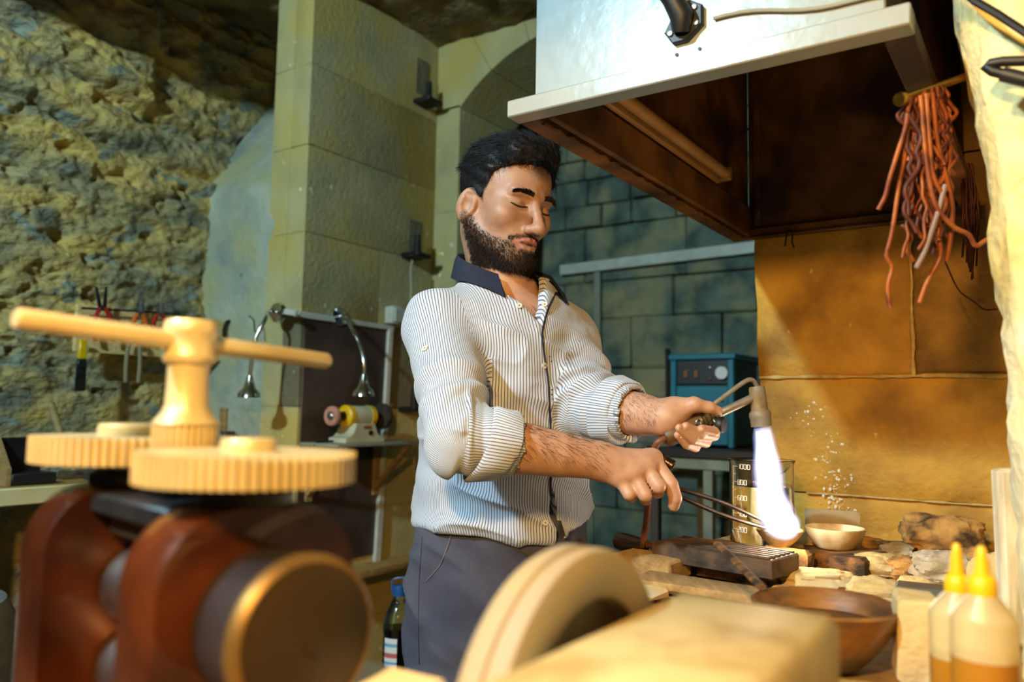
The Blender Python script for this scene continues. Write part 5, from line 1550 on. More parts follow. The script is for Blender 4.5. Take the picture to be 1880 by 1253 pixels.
# ---- joints (metres, world)
def rotm(yaw, pitch, roll):
    f = np.array([math.sin(yaw) * math.cos(pitch), -math.cos(yaw) * math.cos(pitch), -math.sin(pitch)])
    x = -np.array([math.cos(yaw), math.sin(yaw), 0.0])          # his right
    z = np.cross(x, f)
    Rr = np.array(Matrix.Rotation(roll, 3, Vector(f)))
    return np.stack([Rr @ x, f, Rr @ z], 1)
HR = rotm(R(40), R(13), R(-4))
HO = at(978, 379, 1.42) - 0.083 * HR[:, 1]
def H(x, y, z): return HO + HR @ np.array([x, y, z])
TYAW = R(35)
TF = np.array([math.sin(TYAW), -math.cos(TYAW), 0]); TRt = np.array([-math.cos(TYAW), -math.sin(TYAW), 0])
S0 = np.array([-0.008, 1.515, 1.45])
SH_R = S0 + TRt * 0.148 + np.array([0, 0, -0.036]); SH_L = S0 - TRt * 0.136 + np.array([0, 0, -0.036])
EL_R = at(843, 806, 1.205); WR_R = at(1098, 846, 1.27)
EL_L = at(1086, 748, 1.43); WR_L = at(1222, 768, 1.30)
PEL = np.array([-0.012, 1.535, 1.0])

# ---- hands
def finger_pts(spec): return [at(*s) for s in spec]
HAND_R = dict(
    index=finger_pts([(1198, 842, 1.290), (1232, 890, 1.268), (1240, 915, 1.270), (1237, 929, 1.276)]),
    middle=finger_pts([(1184, 856, 1.273), (1209, 893, 1.255), (1207, 904, 1.282), (1196, 898, 1.305)]),
    ring=finger_pts([(1160, 868, 1.264), (1184, 909, 1.250), (1185, 917, 1.278), (1178, 908, 1.300)]),
    little=finger_pts([(1136, 876, 1.263), (1155, 908, 1.252), (1160, 913, 1.275), (1158, 904, 1.292)]),
    thumb=finger_pts([(1140, 845, 1.305), (1188, 868, 1.328), (1216, 888, 1.322), (1234, 902, 1.308)]))
FR = dict(index=[.0098, .0092, .0086, .0076], middle=[.0100, .0094, .0084, .0076], ring=[.0095, .0090, .0080, .0072], little=[.0088, .0082, .0074, .0066], thumb=[.0130, .0115, .0100, .0082])
HAND_L = dict(
    index=finger_pts([(1300, 758, 1.330), (1325, 781, 1.305), (1312, 793, 1.272), (1289, 788, 1.258)]),
    middle=finger_pts([(1285, 772, 1.338), (1311, 800, 1.305), (1288, 798, 1.268), (1260, 783, 1.250)]),
    ring=finger_pts([(1268, 782, 1.342), (1296, 813, 1.305), (1272, 808, 1.266), (1247, 786, 1.250)]),
    little=finger_pts([(1250, 790, 1.338), (1277, 822, 1.308), (1260, 817, 1.275), (1244, 799, 1.260)]),
    thumb=finger_pts([(1240, 752, 1.296), (1274, 743, 1.282), (1302, 749, 1.285), (1321, 757, 1.292)]))

body = Field()
# head
body.ell(H(0, -.006, .036), (.0745, .097, .083), HR, .01)
body.ell(H(0, .026, -.028), (.056, .062, .086), HR, .03)
for s in (-1, 1):
    body.cone(H(s * .056, .000, -.058), H(s * .020, .070, -.101), .018, .017, .03)
    body.ell(H(s * .043, .058, -.026), (.022, .024, .022), HR, .025)
    body.cone(H(s * .010, .0880, .0165), H(s * .042, .0755, .0180), .0085, .0085, .012)
body.ell(H(0, .073, -.100), (.020, .019, .017), HR, .02)
body.ell(H(0, .068, -.064), (.032, .025, .028), HR, .02)
for s in (-1, 1):
    body.ell(H(s * .031, .0985, -.001), (.0190, .0185, .0130), HR, .010, -1)
    body.ell(H(s * .031, .0715, -.002), (.0150, .0138, .0125), HR, .004)
    body.cone(H(s * .018, .0855, -.0075), H(s * .046, .0775, -.0075), .0022, .0020, .004)      # lower lid
    body.cone(H(s * .0185, .0885, .0075), H(s * .046, .0785, .0060), .0022, .0020, .005, -1)     # lid crease
body.chain([H(0, .0865, .010), H(0, .100, -.014), H(0, .1145, -.038)], [.0075, .0085, .0105], .010)
body.ell(H(0, .1125, -.0415), (.0120, .0120, .0105), HR, .008)
for s in (-1, 1):
    body.ell(H(s * .0125, .1015, -.0445), (.0085, .0110, .0085), HR, .006)
    body.ell(H(s * .0068, .1085, -.0530), (.0035, .0055, .0035), HR, .003, -1)
up = [H(-.0235, .0855, -.0695), H(-.012, .0955, -.0655), H(-.004, .0990, -.0635), H(.004, .0990, -.0635), H(.012, .0955, -.0655), H(.0235, .0855, -.0695)]
lw = [H(-.0215, .0850, -.0715), H(-.011, .0945, -.0775), H(0, .0970, -.0795), H(.011, .0945, -.0775), H(.0215, .0850, -.0715)]
body.chain(up, [.0030, .0048, .0050, .0050, .0048, .0030], .005)
body.chain(lw, [.0030, .0056, .0062, .0056, .0030], .005)
mo_ = [H(-.0190, .0965, -.0705), H(-.008, .1030, -.0705), H(.008, .1030, -.0705), H(.0190, .0965, -.0705)]
body.chain(mo_, [.0012, .0034, .0034, .0012], .002, -1)
body.ell(H(0, .103, -.0575), (.0030, .004, .006), HR, .004, -1)
for s in (-1, 1):   # ears
    Re = HR @ np.array(Matrix.Rotation(s * 0.55, 3, 'Z') @ Matrix.Rotation(-0.16, 3, 'X'))
    ec = H(s * .0790, -.010, -.018)
    body.ell(ec, (.0075, .0195, .0310), Re, .008)
    body.ell(ec + Re @ np.array([s * .0062, .004, -.002]), (.0055, .0105, .0170), Re, .004, -1)
    body.ell(ec + Re @ np.array([s * .0050, .002, .016]), (.0028, .0100, .0050), Re, .003, -1)
    body.ell(ec + Re @ np.array([0, .004, -.027]), (.006, .009, .009), Re, .006)
# neck and trunk
NB = S0 + TF * (-.005) + np.array([0, 0, .02])
body.cone(H(0, -.030, -.050), NB, .0570, .0600, .025)
body.cone(H(0, .030, -.098), S0 + TF * .045 + np.array([0, 0, .005]), .016, .018, .03)       # throat
for s in (-1, 1):
    body.cone(H(s * .058, -.028, -.045), S0 + TRt * s * .018 + TF * .055 + np.array([0, 0, -.002]), .011, .010, .02)
    body.cone(NB, S0 + TRt * s * .12 + np.array([0, 0, -.034]), .046, .044, .03)
TT = [(1.50, -.02, .06, .05), (1.46, -.005, .115, .080), (1.40, .0, .148, .105), (1.30, .005, .160, .112), (1.18, .0, .148, .108), (1.06, 0., .152, .112), (.97, -.005, .158, .120), (.90, -.01, .152, .11)]
def trow(z, off, rx, ry, grow=0):
    c = S0 * (z - PEL[2]) / (S0[2] - PEL[2]) + PEL * (S0[2] - z) / (S0[2] - PEL[2]) if PEL[2] < z < S0[2] else (S0 if z >= S0[2] else PEL)
    return (z, c[0] + TF[0] * off, c[1] + TF[1] * off, rx + grow, ry + grow)
body.loft(TRt, TF, [trow(*r) for r in TT], .03)
# arms
for shd, el, wr in ((SH_R, EL_R, WR_R), (SH_L, EL_L, WR_L)):
    body.cone(shd, el, .047, .040, .03)
    mid = el + (wr - el) * .30
    body.chain([el, mid, el + (wr - el) * .7, wr], [.041, .0430, .0350, .0295], .02)
def hand(hd, wr, sc, names=('index', 'middle', 'ring', 'little')):
    m = {n: hd[n][0] for n in names}
    for n in names: body.cone(wr, m[n], .0200, .0122 * sc, .016)
    for a_, b_ in zip(names[:-1], names[1:]): body.cone(m[a_], m[b_], .0115 * sc, .0115 * sc, .010)
    for n in names:
        P = hd[n]; r = [q * sc for q in FR[n]]
        body.cone(P[0], P[1], r[0], r[1], .004)
        body.cone(P[1], P[2], r[1], r[2], .0015); body.cone(P[2], P[3], r[2], r[3], .0015)
    t = hd['thumb']
    body.cone(wr, t[0], .020, .0165, .015)
    body.cone(t[0], t[1], .0160, .0125, .014)
    body.chain(t[1:], FR['thumb'][1:], .006)
hand(HAND_R, WR_R, 1.24); hand(HAND_L, WR_L, .96)
# legs and feet
LEGS = []
for s in (-1, 1):
    hp = PEL + TRt * s * .078 + np.array([0, 0, -.06]); kn = hp + TF * .02 + TRt * s * .01; kn[2] = .50; an = kn - TF * .03 + TRt * s * .01; an[2] = .09
    LEGS.append((hp, kn, an))
    body.chain([hp, kn, an], [.080, .055, .040], .03)
    body.chain([an - TF * .03 - ZZ * .04, an + TF * .10 - ZZ * .052], [.038, .034], .02)

import time as _t
_t0 = _t.time()
bv, bf = surface(body, (-.34, 1.10, .0), (.36, 1.75, 1.83), .0027)
bv = smooth(bv, bf, 1, .35)
man = empty('person', (PEL[0], PEL[1], 0.0), 'bearded man in a striped shirt heating a bowl with a torch', 'person')
# skin with colour attribute
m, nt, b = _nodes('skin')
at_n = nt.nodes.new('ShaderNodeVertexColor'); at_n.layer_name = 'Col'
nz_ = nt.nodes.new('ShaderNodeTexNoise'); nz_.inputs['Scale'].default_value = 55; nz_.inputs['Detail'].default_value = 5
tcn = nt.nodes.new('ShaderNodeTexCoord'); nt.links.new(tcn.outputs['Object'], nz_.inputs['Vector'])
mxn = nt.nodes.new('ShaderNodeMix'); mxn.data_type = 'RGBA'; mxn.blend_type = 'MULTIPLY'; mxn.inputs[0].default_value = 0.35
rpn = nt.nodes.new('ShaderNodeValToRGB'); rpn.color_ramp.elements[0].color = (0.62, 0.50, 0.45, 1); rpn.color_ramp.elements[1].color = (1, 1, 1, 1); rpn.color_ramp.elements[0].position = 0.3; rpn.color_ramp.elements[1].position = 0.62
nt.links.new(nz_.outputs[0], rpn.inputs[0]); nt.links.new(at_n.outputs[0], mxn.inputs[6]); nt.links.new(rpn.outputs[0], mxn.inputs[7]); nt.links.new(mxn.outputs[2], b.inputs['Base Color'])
b.inputs['Roughness'].default_value = 0.48
b.inputs['Subsurface Weight'].default_value = 0.12; b.inputs['Subsurface Radius'].default_value = (0.012, 0.005, 0.003); b.inputs['Subsurface Scale'].default_value = 0.6
bpn = nt.nodes.new('ShaderNodeBump'); bpn.inputs['Distance'].default_value = 0.0006; bpn.inputs['Strength'].default_value = 0.6
nb2 = nt.nodes.new('ShaderNodeTexNoise'); nb2.inputs['Scale'].default_value = 420; nb2.inputs['Detail'].default_value = 3
nt.links.new(tcn.outputs['Object'], nb2.inputs['Vector']); nt.links.new(nb2.outputs[0], bpn.inputs['Height']); nt.links.new(bpn.outputs[0], b.inputs['Normal'])
M['skin'] = m
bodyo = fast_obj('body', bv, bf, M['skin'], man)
hl = (bv - HO) @ HR                                   # head coordinates
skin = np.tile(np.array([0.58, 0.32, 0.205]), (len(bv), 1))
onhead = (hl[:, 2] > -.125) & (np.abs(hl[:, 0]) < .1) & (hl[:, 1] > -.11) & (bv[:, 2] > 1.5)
def seg_d(p, pts):
    d = np.full(len(p), 9.0)
    for a_, b_ in zip(pts[:-1], pts[1:]):
        a_ = np.asarray(a_); b_ = np.asarray(b_); e = b_ - a_; t = np.clip((p - a_) @ e / e.dot(e), 0, 1)
        d = np.minimum(d, np.linalg.norm(p - a_ - t[:, None] * e, axis=1))
    return d
skin[onhead] *= .66  # head skin darkened to stand in for the dimmer light on the face
dl = np.minimum(seg_d(bv, up), seg_d(bv, lw))
lipw = np.clip(1 - (dl - .0045) / .0025, 0, 1)[:, None]
skin = skin * (1 - lipw) + np.array([0.34, 0.11, 0.085]) * lipw
# cheeks and nose slightly redder
red = np.clip(1 - np.linalg.norm(hl - np.array([0, .105, -.035]), axis=1) / .03, 0, 1)[:, None] * .5
skin = skin * (1 - red) + np.array([0.60, 0.27, 0.18]) * red
def beard_w(h):
    "density of the beard at head coordinates"
    x = np.abs(h[:, 0]); y = h[:, 1]; z = h[:, 2]
    ch = np.interp(y, [-.02, .0, .025, .050, .070, .09], [-.018, -.030, -.052, -.063, -.066, -.062])     # upper line of the beard
    w = np.clip((ch - z) / .012, 0, 1) * np.clip((y + .016) / .012, 0, 1)
    mous = np.clip(1 - np.abs(z + .0560 + x * .25) / .0075, 0, 1) * (y > .07) * (x < .036)
    w = np.maximum(w, np.clip(mous * 1.6, 0, 1))
    w *= np.clip((z + .142) / .012, 0, 1)
    mouth = (np.abs(z + .0715) < .0095) * (x < .024) * (y > .08)
    soul = (x > .008) * (x < .022) * (np.abs(z + .088) < .005) * .5
    return np.clip(w - soul, 0, 1) * (1 - mouth)
bw_ = beard_w(hl) * onhead
bw_ = (bw_ * np.clip(1 - lipw[:, 0] * 1.5, 0, 1))
skin = skin * (1 - .72 * bw_[:, None]) + np.array([0.030, 0.020, 0.015]) * .72 * bw_[:, None]
def hair_w(h):
    "scalp hair region: right of the hairline"
    x = h[:, 0]; y = h[:, 1]; z = h[:, 2]; ax_ = np.abs(x)
    hy = np.interp(z, [-.04, -.02, .01, .03, .045, .060, .073, .09, .12], [.022, .024, .028, .034, .042, .058, .082, .11, .2]) + .008 * (vnoise(h * np.array([60, 0, 40]), 91) - .5)
    low = np.interp(y, [-.12, -.06, -.03, -.012, .0, .03], [-.055, -.045, -.010, .012, .0, -.02])
    return np.clip((hy - y) / .006, 0, 1) * np.clip((z - low) / .008, 0, 1)
hw_ = hair_w(hl) * onhead
skin = skin * (1 - .9 * hw_[:, None]) + np.array([0.012, 0.010, 0.010]) * .9 * hw_[:, None]
# open collar chest is hairy: darker mottling
ch_ = np.clip(1 - np.linalg.norm((bv - (S0 + TF * .10 - ZZ * .03)) / np.array([.05, .05, .06]), axis=1), 0, 1)[:, None] * .45
skin = skin * (1 - ch_) + np.array([0.16, 0.08, 0.05]) * ch_
# darker gap of the slightly open mouth
mg = np.clip(1 - (seg_d(bv, [H(-.016, .0945, -.0705), H(0, .0965, -.0705), H(.016, .0945, -.0705)]) - .0028) / .002, 0, 1)[:, None]
skin = skin * (1 - mg) + np.array([0.07, 0.02, 0.015]) * mg
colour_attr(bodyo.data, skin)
print('body', len(bv), _t.time() - _t0)

# ---- shirt
shirt = Field()
TS = [(1.54, -.01, .075, .070), (1.500, -.005, .098, .086), (1.455, -.002, .140, .108), (1.41, .004, .165, .122), (1.34, .010, .176, .134), (1.24, .010, .172, .134), (1.14, .008, .170, .134), (1.06, .006, .176, .141), (1.00, .004, .179, .145)]
shirt.loft(TRt, TF, [trow(*r) for r in TS], .03, z0=1.0, z1=1.54)
for s, shd in ((1, SH_R), (-1, SH_L)):
    shirt.cone(NB + np.array([0, 0, .004]) + TRt * s * .03, shd + np.array([0, 0, .004]), .058, .058, .03)
CUF_R = EL_R + (WR_R - EL_R) * .34; CUF_L = EL_L + (WR_L - EL_L) * .52
shirt.chain([SH_R, EL_R], [.063, .051], .04)
shirt.cone(EL_R, EL_R + (WR_R - EL_R) * .30, .051, .049, .02)
shirt.chain([SH_L, EL_L], [.062, .054], .04)
shirt.cone(EL_L, EL_L + (WR_L - EL_L) * .48, .054, .049, .02)
AXS = [(SH_R, EL_R), (EL_R, CUF_R), (SH_L, EL_L), (EL_L, CUF_L)]
def seg_t(p, a_, b_):
    e = b_ - a_; t = (p - a_) @ e / e.dot(e); tc = np.clip(t, 0, 1)
    return t, np.linalg.norm(p - a_ - tc[:, None] * e, axis=1)
def tors(p):
    q = p - S0; return q @ TRt, q @ TF, p[:, 2]
def shirt_wrinkle(p):
    la, fw, z = tors(p)
    # wrinkles
    n = vnoise(np.stack([la * 7 + z * 3, fw * 7, z * 17 - la * 6], 1), 3)
    rid = 1 - np.abs(2 * n - 1)
    n2 = vnoise(np.stack([la * 16 - z * 4, fw * 14, z * 24 + la * 10], 1), 5)
    amp = np.interp(z, [1.02, 1.12, 1.22, 1.32, 1.45, 1.5], [.010, .013, .010, .007, .005, .001])
    w = amp * 1.3 * (rid ** 3 - .25) + .008 * (n2 - .5)
    for (a_, b_), fr, am in ((AXS[0], 8, .012), (AXS[1], 9, .011), (AXS[2], 8, .013), (AXS[3], 9, .011)):
        t, dd = seg_t(p, a_, b_)
        L_ = np.linalg.norm(b_ - a_)
        on = np.clip(1 - (dd - .064) / .02, 0, 1) * np.clip((t + .1) / .15, 0, 1) * np.clip((1.2 - t) / .2, 0, 1)
        ph = t * L_ * 85 + 12 * vnoise(p * 8, 9)
        near = np.exp(-((t - (1.0 if fr == 8 else 0.15)) / .5) ** 2)
        w = w * (1 - on) + on * (am * near * np.sin(ph) * (vnoise(p * 9, 4)) + .013 * (vnoise(p * np.array([15, 15, 9]), 6) - .5))
    return np.maximum(w, -.004)
body_c = body
def near_body(g):
    def fn(p):
        return body_c(p) - g
    return fn
# openings: V at the neck, hollow collar, cuffs
VB = 1.418
vx = 0.012
def vcut(p):
    la, fw, z = tors(p)
    half = np.clip((z - VB) * .62, -.1, .09)
    return np.maximum(np.abs(la - vx - (z - VB) * .10) - half, np.maximum(.015 - fw, VB - .02 - z))
shirt_solid = shirt
class ShirtF:
    def __init__(self): pass
    def __call__(self, p, cull=None):
        d = shirt_solid(p, cull)
        # hem: curved shirt tails, open flap towards his left
        la, fw, z = tors(p)
        hem = 1.045 + .022 * np.clip(np.abs(la) / .17, 0, 1.2) ** 2 + np.clip((-la - .02) / .03, 0, 1) * .012 + .10 * np.clip(1 - np.abs(la + .016 + (1.1 - z) * .12) / .010, 0, 1) * (fw > .05)
        d = np.maximum(d, (hem - z) * .8)
        top = 1.540 - .022 * np.clip(fw / .06, -1, 1)
        d = np.maximum(d, (z - top) * .9)
        m = z > 1.36
        if m.any():
            inner = np.full(len(p), -1.0)
            pm_ = p[m]
            bd = body_c(pm_, None if cull is None else cull)
            inner[m] = .0045 - bd                      # hollow over the body near the neck
            # only hollow where the opening is
            zone = np.minimum(np.clip((z - 1.40) * 30, -1, 1), np.clip((.085 - np.abs(la)) * 30, -1, 1))
            d = np.where(m & (zone > 0), np.maximum(d, inner), d)
            v = vcut(p)
            d = np.maximum(d, -v)
        for (a_, b_) in ((EL_R, WR_R), (EL_L, WR_L)):
            t, dd = seg_t(p, a_, b_)
            tc = .30 if a_ is EL_R else .48
            d = np.where(t > tc - .12, np.maximum(d, .043 - dd), d)
        return d
def biggest(v, f):
    lab = np.arange(len(v))
    while True:
        m_ = lab[f].min(1); new = lab.copy()
        for k in range(4): np.minimum.at(new, f[:, k], m_)
        new = new[new]
        if (new == lab).all(): break
        lab = new
    u_, c_ = np.unique(lab, return_counts=True); keep = lab == u_[c_.argmax()]
    mp_ = np.cumsum(keep) - 1
    return v[keep], mp_[f[keep[f].all(1)]]
sv, sf = surface(ShirtF(), (-.34, 1.08, .98), (.30, 1.78, 1.56), .0030)
sv, sf = biggest(sv, sf)
sv = smooth(sv, sf, 2, .4)
sv = sv + normals(sv, sf) * shirt_wrinkle(sv)[:, None]
# striped cloth material
def stripe_mat(name, base='#cbd0db', dark='#5c5e72', period=0.0048):
    m, nt, b = _nodes(name)
    uv = nt.nodes.new('ShaderNodeUVMap'); sp = nt.nodes.new('ShaderNodeSeparateXYZ'); nt.links.new(uv.outputs[0], sp.inputs[0])
    mu = nt.nodes.new('ShaderNodeMath'); mu.operation = 'MULTIPLY'; mu.inputs[1].default_value = 1 / period; nt.links.new(sp.outputs[0], mu.inputs[0])
    fr = nt.nodes.new('ShaderNodeMath'); fr.operation = 'FRACT'; nt.links.new(mu.outputs[0], fr.inputs[0])
    rp = nt.nodes.new('ShaderNodeValToRGB'); rp.color_ramp.interpolation = 'LINEAR'; e = rp.color_ramp.elements
    e[0].position = 0.30; e[0].color = srgb(base); e[1].position = 0.40; e[1].color = srgb(dark)
    for p_, c_ in ((0.62, dark), (0.72, base)):
        q = e.new(p_); q.color = srgb(c_)
    nt.links.new(fr.outputs[0], rp.inputs[0])
    nt.links.new(rp.outputs[0], b.inputs['Base Color'])
    b.inputs['Roughness'].default_value = 0.85
    b.inputs['Sheen Weight'].default_value = 0.2
    return m
M['stripe'] = stripe_mat('striped_cotton')
shirto = fast_obj('shirt', sv, sf, M['stripe'], man)
shirto['label'] = 'light shirt with thin dark vertical stripes'
# uv: across the stripes, per region so that seams stay sharp
def arm_frame(a_, b_):
    e = (b_ - a_) / np.linalg.norm(b_ - a_); x = np.cross(e, [0, 0.3, 1.0]); x /= np.linalg.norm(x); return e, x, np.cross(e, x)
def sleeve_uv(p, a_, b_, rr=.062):
    e, x, y = arm_frame(a_, b_); q = p - a_
    return np.stack([np.arctan2(q @ y, q @ x) * rr, q @ e], 1)
def torso_uv(p):
    la, fw, z = tors(p)
    ang = np.arctan2(la / .172, fw / .132)
    s_ = np.clip(la / .172, -.97, .97); a2 = np.arcsin(s_); a2 = np.where(fw < 0, np.sign(la + 1e-9) * math.pi - a2, a2)
    w = np.clip((z - 1.36) / .06, 0, 1)
    return np.stack([(ang * (1 - w) + a2 * w) * .155, z], 1)
fc = sv[sf].mean(1)
tA = [seg_t(fc, *AXS[i]) for i in range(4)]
la, fw, z = tors(fc)
reg = np.zeros(len(fc), int)
armR = np.minimum(tA[0][1], tA[1][1]); armL = np.minimum(tA[2][1], tA[3][1])
isR = (armR < .085) & ((la > .140) | (tA[1][0] > .0) & (tA[1][1] < .075) | (tA[0][0] > .35) & (tA[0][1] < .078))
isL = (armL < .085) & ((la < -.132) | (tA[3][0] > .0) & (tA[3][1] < .075) | (tA[2][0] > .35) & (tA[2][1] < .078))
reg[isR] = np.where(tA[1][1] < tA[0][1], 2, 1)[isR]
reg[isL] = np.where(tA[3][1] < tA[2][1], 4, 3)[isL]
UVs = np.zeros((len(sf), 4, 2))
for rg in range(5):
    mk = reg == rg
    if not mk.any(): continue
    P4 = sv[sf[mk]].reshape(-1, 3)
    if rg == 0: uvq = torso_uv(P4)
    else: uvq = sleeve_uv(P4, *AXS[rg - 1], rr=(.066 if rg in (1, 3) else .055))
    uvq = uvq.reshape(-1, 4, 2)
    rngw = 2 * math.pi * (.155 if rg == 0 else (.066 if rg in (1, 3) else .055))
    span = uvq[:, :, 0].max(1) - uvq[:, :, 0].min(1)
    wrap = span > rngw / 2
    uvq[wrap, :, 0] = np.where(uvq[wrap, :, 0] < 0, uvq[wrap, :, 0] + rngw, uvq[wrap, :, 0])
    UVs[mk] = uvq
uvl = shirto.data.uv_layers.new(name='UVMap'); uvl.data.foreach_set('uv', UVs.astype(np.float32).ravel())
print('shirt', len(sv), _t.time() - _t0)

# ---- trousers
tr = Field()
TP = [(1.09, .0, .172, .136), (1.02, .0, .174, .138), (.94, -.004, .174, .144), (.88, -.006, .172, .142), (.82, -.006, .168, .130)]
tr.loft(TRt, TF, [trow(*r) for r in TP], .03, z0=.82, z1=1.085)
for (hp, kn, an) in LEGS:
    tr.chain([hp - ZZ * .02, kn, an + ZZ * .0], [.100, .078, .066], .05)
def tr_post(p, d):
    return np.maximum(d, .075 - p[:, 2])
tr.post = tr_post
tv, tf_ = surface(tr, (-.34, 1.25, .06), (.32, 1.85, 1.12), .0050)
tv = smooth(tv, tf_, 2, .4)
n = vnoise(np.stack([tv[:, 0] * 8, tv[:, 1] * 8, tv[:, 2] * 16 + tv[:, 0] * 9], 1), 12); n2 = vnoise(tv * np.array([26, 26, 34]), 14)
tv = tv + normals(tv, tf_) * (.009 * ((1 - np.abs(2 * n - 1)) ** 2 - .3) + .003 * (n2 - .5))[:, None]
M['trouser'] = pm('slate_trousers', '#4b4c5c', '#403f4e', 10, 0.85, bump=0.0008, bscale=300, c3='#5a5862', s3=3)
tro = fast_obj('trousers', tv, tf_, M['trouser'], man); tro['label'] = 'slate grey trousers'
# shoes
for (hp, kn, an) in LEGS:
    sfld = Field()
    sfld.chain([an - TF * .035 - ZZ * .045, an + TF * .06 - ZZ * .050, an + TF * .15 - ZZ * .055], [.044, .044, .040], .02)
    sfld.cone(an - ZZ * .03, an + ZZ * .03, .046, .048, .02)
    sfld.post = lambda p, d: np.maximum(d, .003 - p[:, 2])
    v_, f_ = surface(sfld, an - np.array([.2, .2, .1]), an + np.array([.25, .2, .09]), .006)
    fast_obj('shoe', v_, f_, pm('black_shoe', '#141212', None, rough=0.5), man)
print('trousers', len(tv), _t.time() - _t0)

# surfaces to place details on
def bvh(v, f): return BVHTree.FromPolygons([Vector(q) for q in v], [tuple(map(int, q)) for q in f])
SB = bvh(sv, sf); TBV = bvh(tv, tf_)
def hit(tree, px, py, off=0.0015):
    d = ray(px, py); loc, nrm, i, dist = tree.ray_cast(Vector(CAM), Vector(d))
    if loc is None: return None, None
    nrm = np.array(nrm)
    if nrm.dot(d) > 0: nrm = -nrm
    return np.array(loc) + nrm * off, nrm

# collar: stand and fall, navy
M['navy'] = pm('navy_cotton', '#1a2038', '#141829', 20, 0.8, bump=0.0004, bscale=400)
NKT = H(0, -.030, -.050)
def neck_c(z):
    t = (z - NB[2]) / (NKT[2] - NB[2]); return NB + (NKT - NB) * np.clip(t, -.5, 1.2)
def collar():
    v = []; f = []; n = 72
    for i in range(n + 1):
        ps = (i / n - .5) * 2 * math.radians(142)               # 0 = nape, positive to his right
        fr_ = (1 - math.cos(ps)) / 2
        out = -TF * math.cos(ps) + TRt * math.sin(ps)
        zt_ = 1.574 - .070 * fr_ ** 1.4; zb_ = 1.532 - .050 * fr_ ** 1.2; zf = 1.528 - .075 * fr_ ** 1.8
        def q(z, r): 
            c = neck_c(z) * np.array([1, 1, 0]); return c + out * r + ZZ * z
        base = q(zb_, .066 + .016 * fr_); topi = q(zt_, .064 + .020 * fr_); topo = q(zt_ + .003, .068 + .020 * fr_); tm = q(zt_ - .006, .075 + .020 * fr_)
        fall = q(zf, .092 + .018 * fr_) ; fl2 = q(zf - .001, .0895 + .018 * fr_); tin = q(zt_ - .008, .071 + .020 * fr_)
        v += [base, topi, topo, tm, fall, fl2, tin]
    k = 7
    for i in range(n):
        for j in range(k - 1):
            f.append((i * k + j, (i + 1) * k + j, (i + 1) * k + j + 1, i * k + j + 1))
    return np.array(v), f
cv, cf = collar()
for i in range(len(cv)):                                     # keep the fall just above the shirt surface
    if (i % 7) in (3, 4, 5):
        loc, nrm, idx, dist = SB.find_nearest(Vector(cv[i]))
        if loc is not None:
            nn_ = np.array(nrm); dd = (cv[i] - np.array(loc)).dot(nn_)
            want = .007 if i % 7 == 4 else (.0045 if i % 7 == 5 else .006)
            if dd < want and dist < .05: cv[i] = cv[i] + nn_ * (want - dd)
co = mesh_obj('collar', cv, cf, M['navy'], shirto, angle=60); co['label'] = 'navy blue collar'

# navy piping along the front opening
def polyline_on(tree, pts, r, n=40, off=.001):
    P = np.array(pts, float); L_ = np.concatenate([[0], np.cumsum(np.linalg.norm(np.diff(P, axis=0), axis=1))])
    out = []
    for t in np.linspace(0, L_[-1], n):
        h_, _ = hit(tree, np.interp(t, L_, P[:, 0]), np.interp(t, L_, P[:, 1]), off)
        if h_ is not None: out.append(h_)
    Q = np.array(out)
    for _ in range(2): Q[1:-1] = (Q[:-2] + 2 * Q[1:-1] + Q[2:]) / 4
    return Q
pip = polyline_on(SB, [(1026, 526), (1006, 565), (994, 610), (998, 650), (1006, 700), (1010, 780), (1011, 860), (1010, 925)], .0018, 60, .0012)
mb = MB(); mb.tube(pip, .0018, 6); obj('piping', mb, M['navy'], shirto)
pip2 = polyline_on(SB, [(1010, 925), (1022, 965), (1034, 1000)], .0016, 14, .0012)
mb = MB(); mb.tube(pip2, .0016, 6); obj('piping', mb, M['navy'], shirto)
M['button'] = pm('pearl_button', '#d8d2c4', None, rough=0.3)
for (x, y) in ((999, 672), (1000, 961), (953, 562), (781, 641), (1000, 560)):
    h_, nn_ = hit(SB, x, y, .0008)
    if h_ is None: continue
    mb = MB(); mb.lathe([(0, 0), (.0052, 0), (.0056, .0010), (.0050, .0020), (.0030, .0016), (0, .0016)], h_, nn_, 14); bo2 = obj('button', mb, M['button'], shirto)
    mb = MB(); mb.lathe([(0, 0), (.0013, 0), (0, .0004)], h_ + nn_ * .0018, nn_, 6); obj('thread', mb, M['navy'], shirto)
for (x, y) in ((1009, 655), (1012, 664), (1013, 716), (1013, 725), (1015, 733), (1013, 905), (1013, 915), (1012, 922)):
    h_, nn_ = hit(SB, x, y, .0004)
    if h_ is None: continue
    mb = MB(); mb.lathe([(0, 0), (.0014, 0), (0, .0006)], h_, nn_, 6); obj('stitch', mb, M['navy'], shirto)

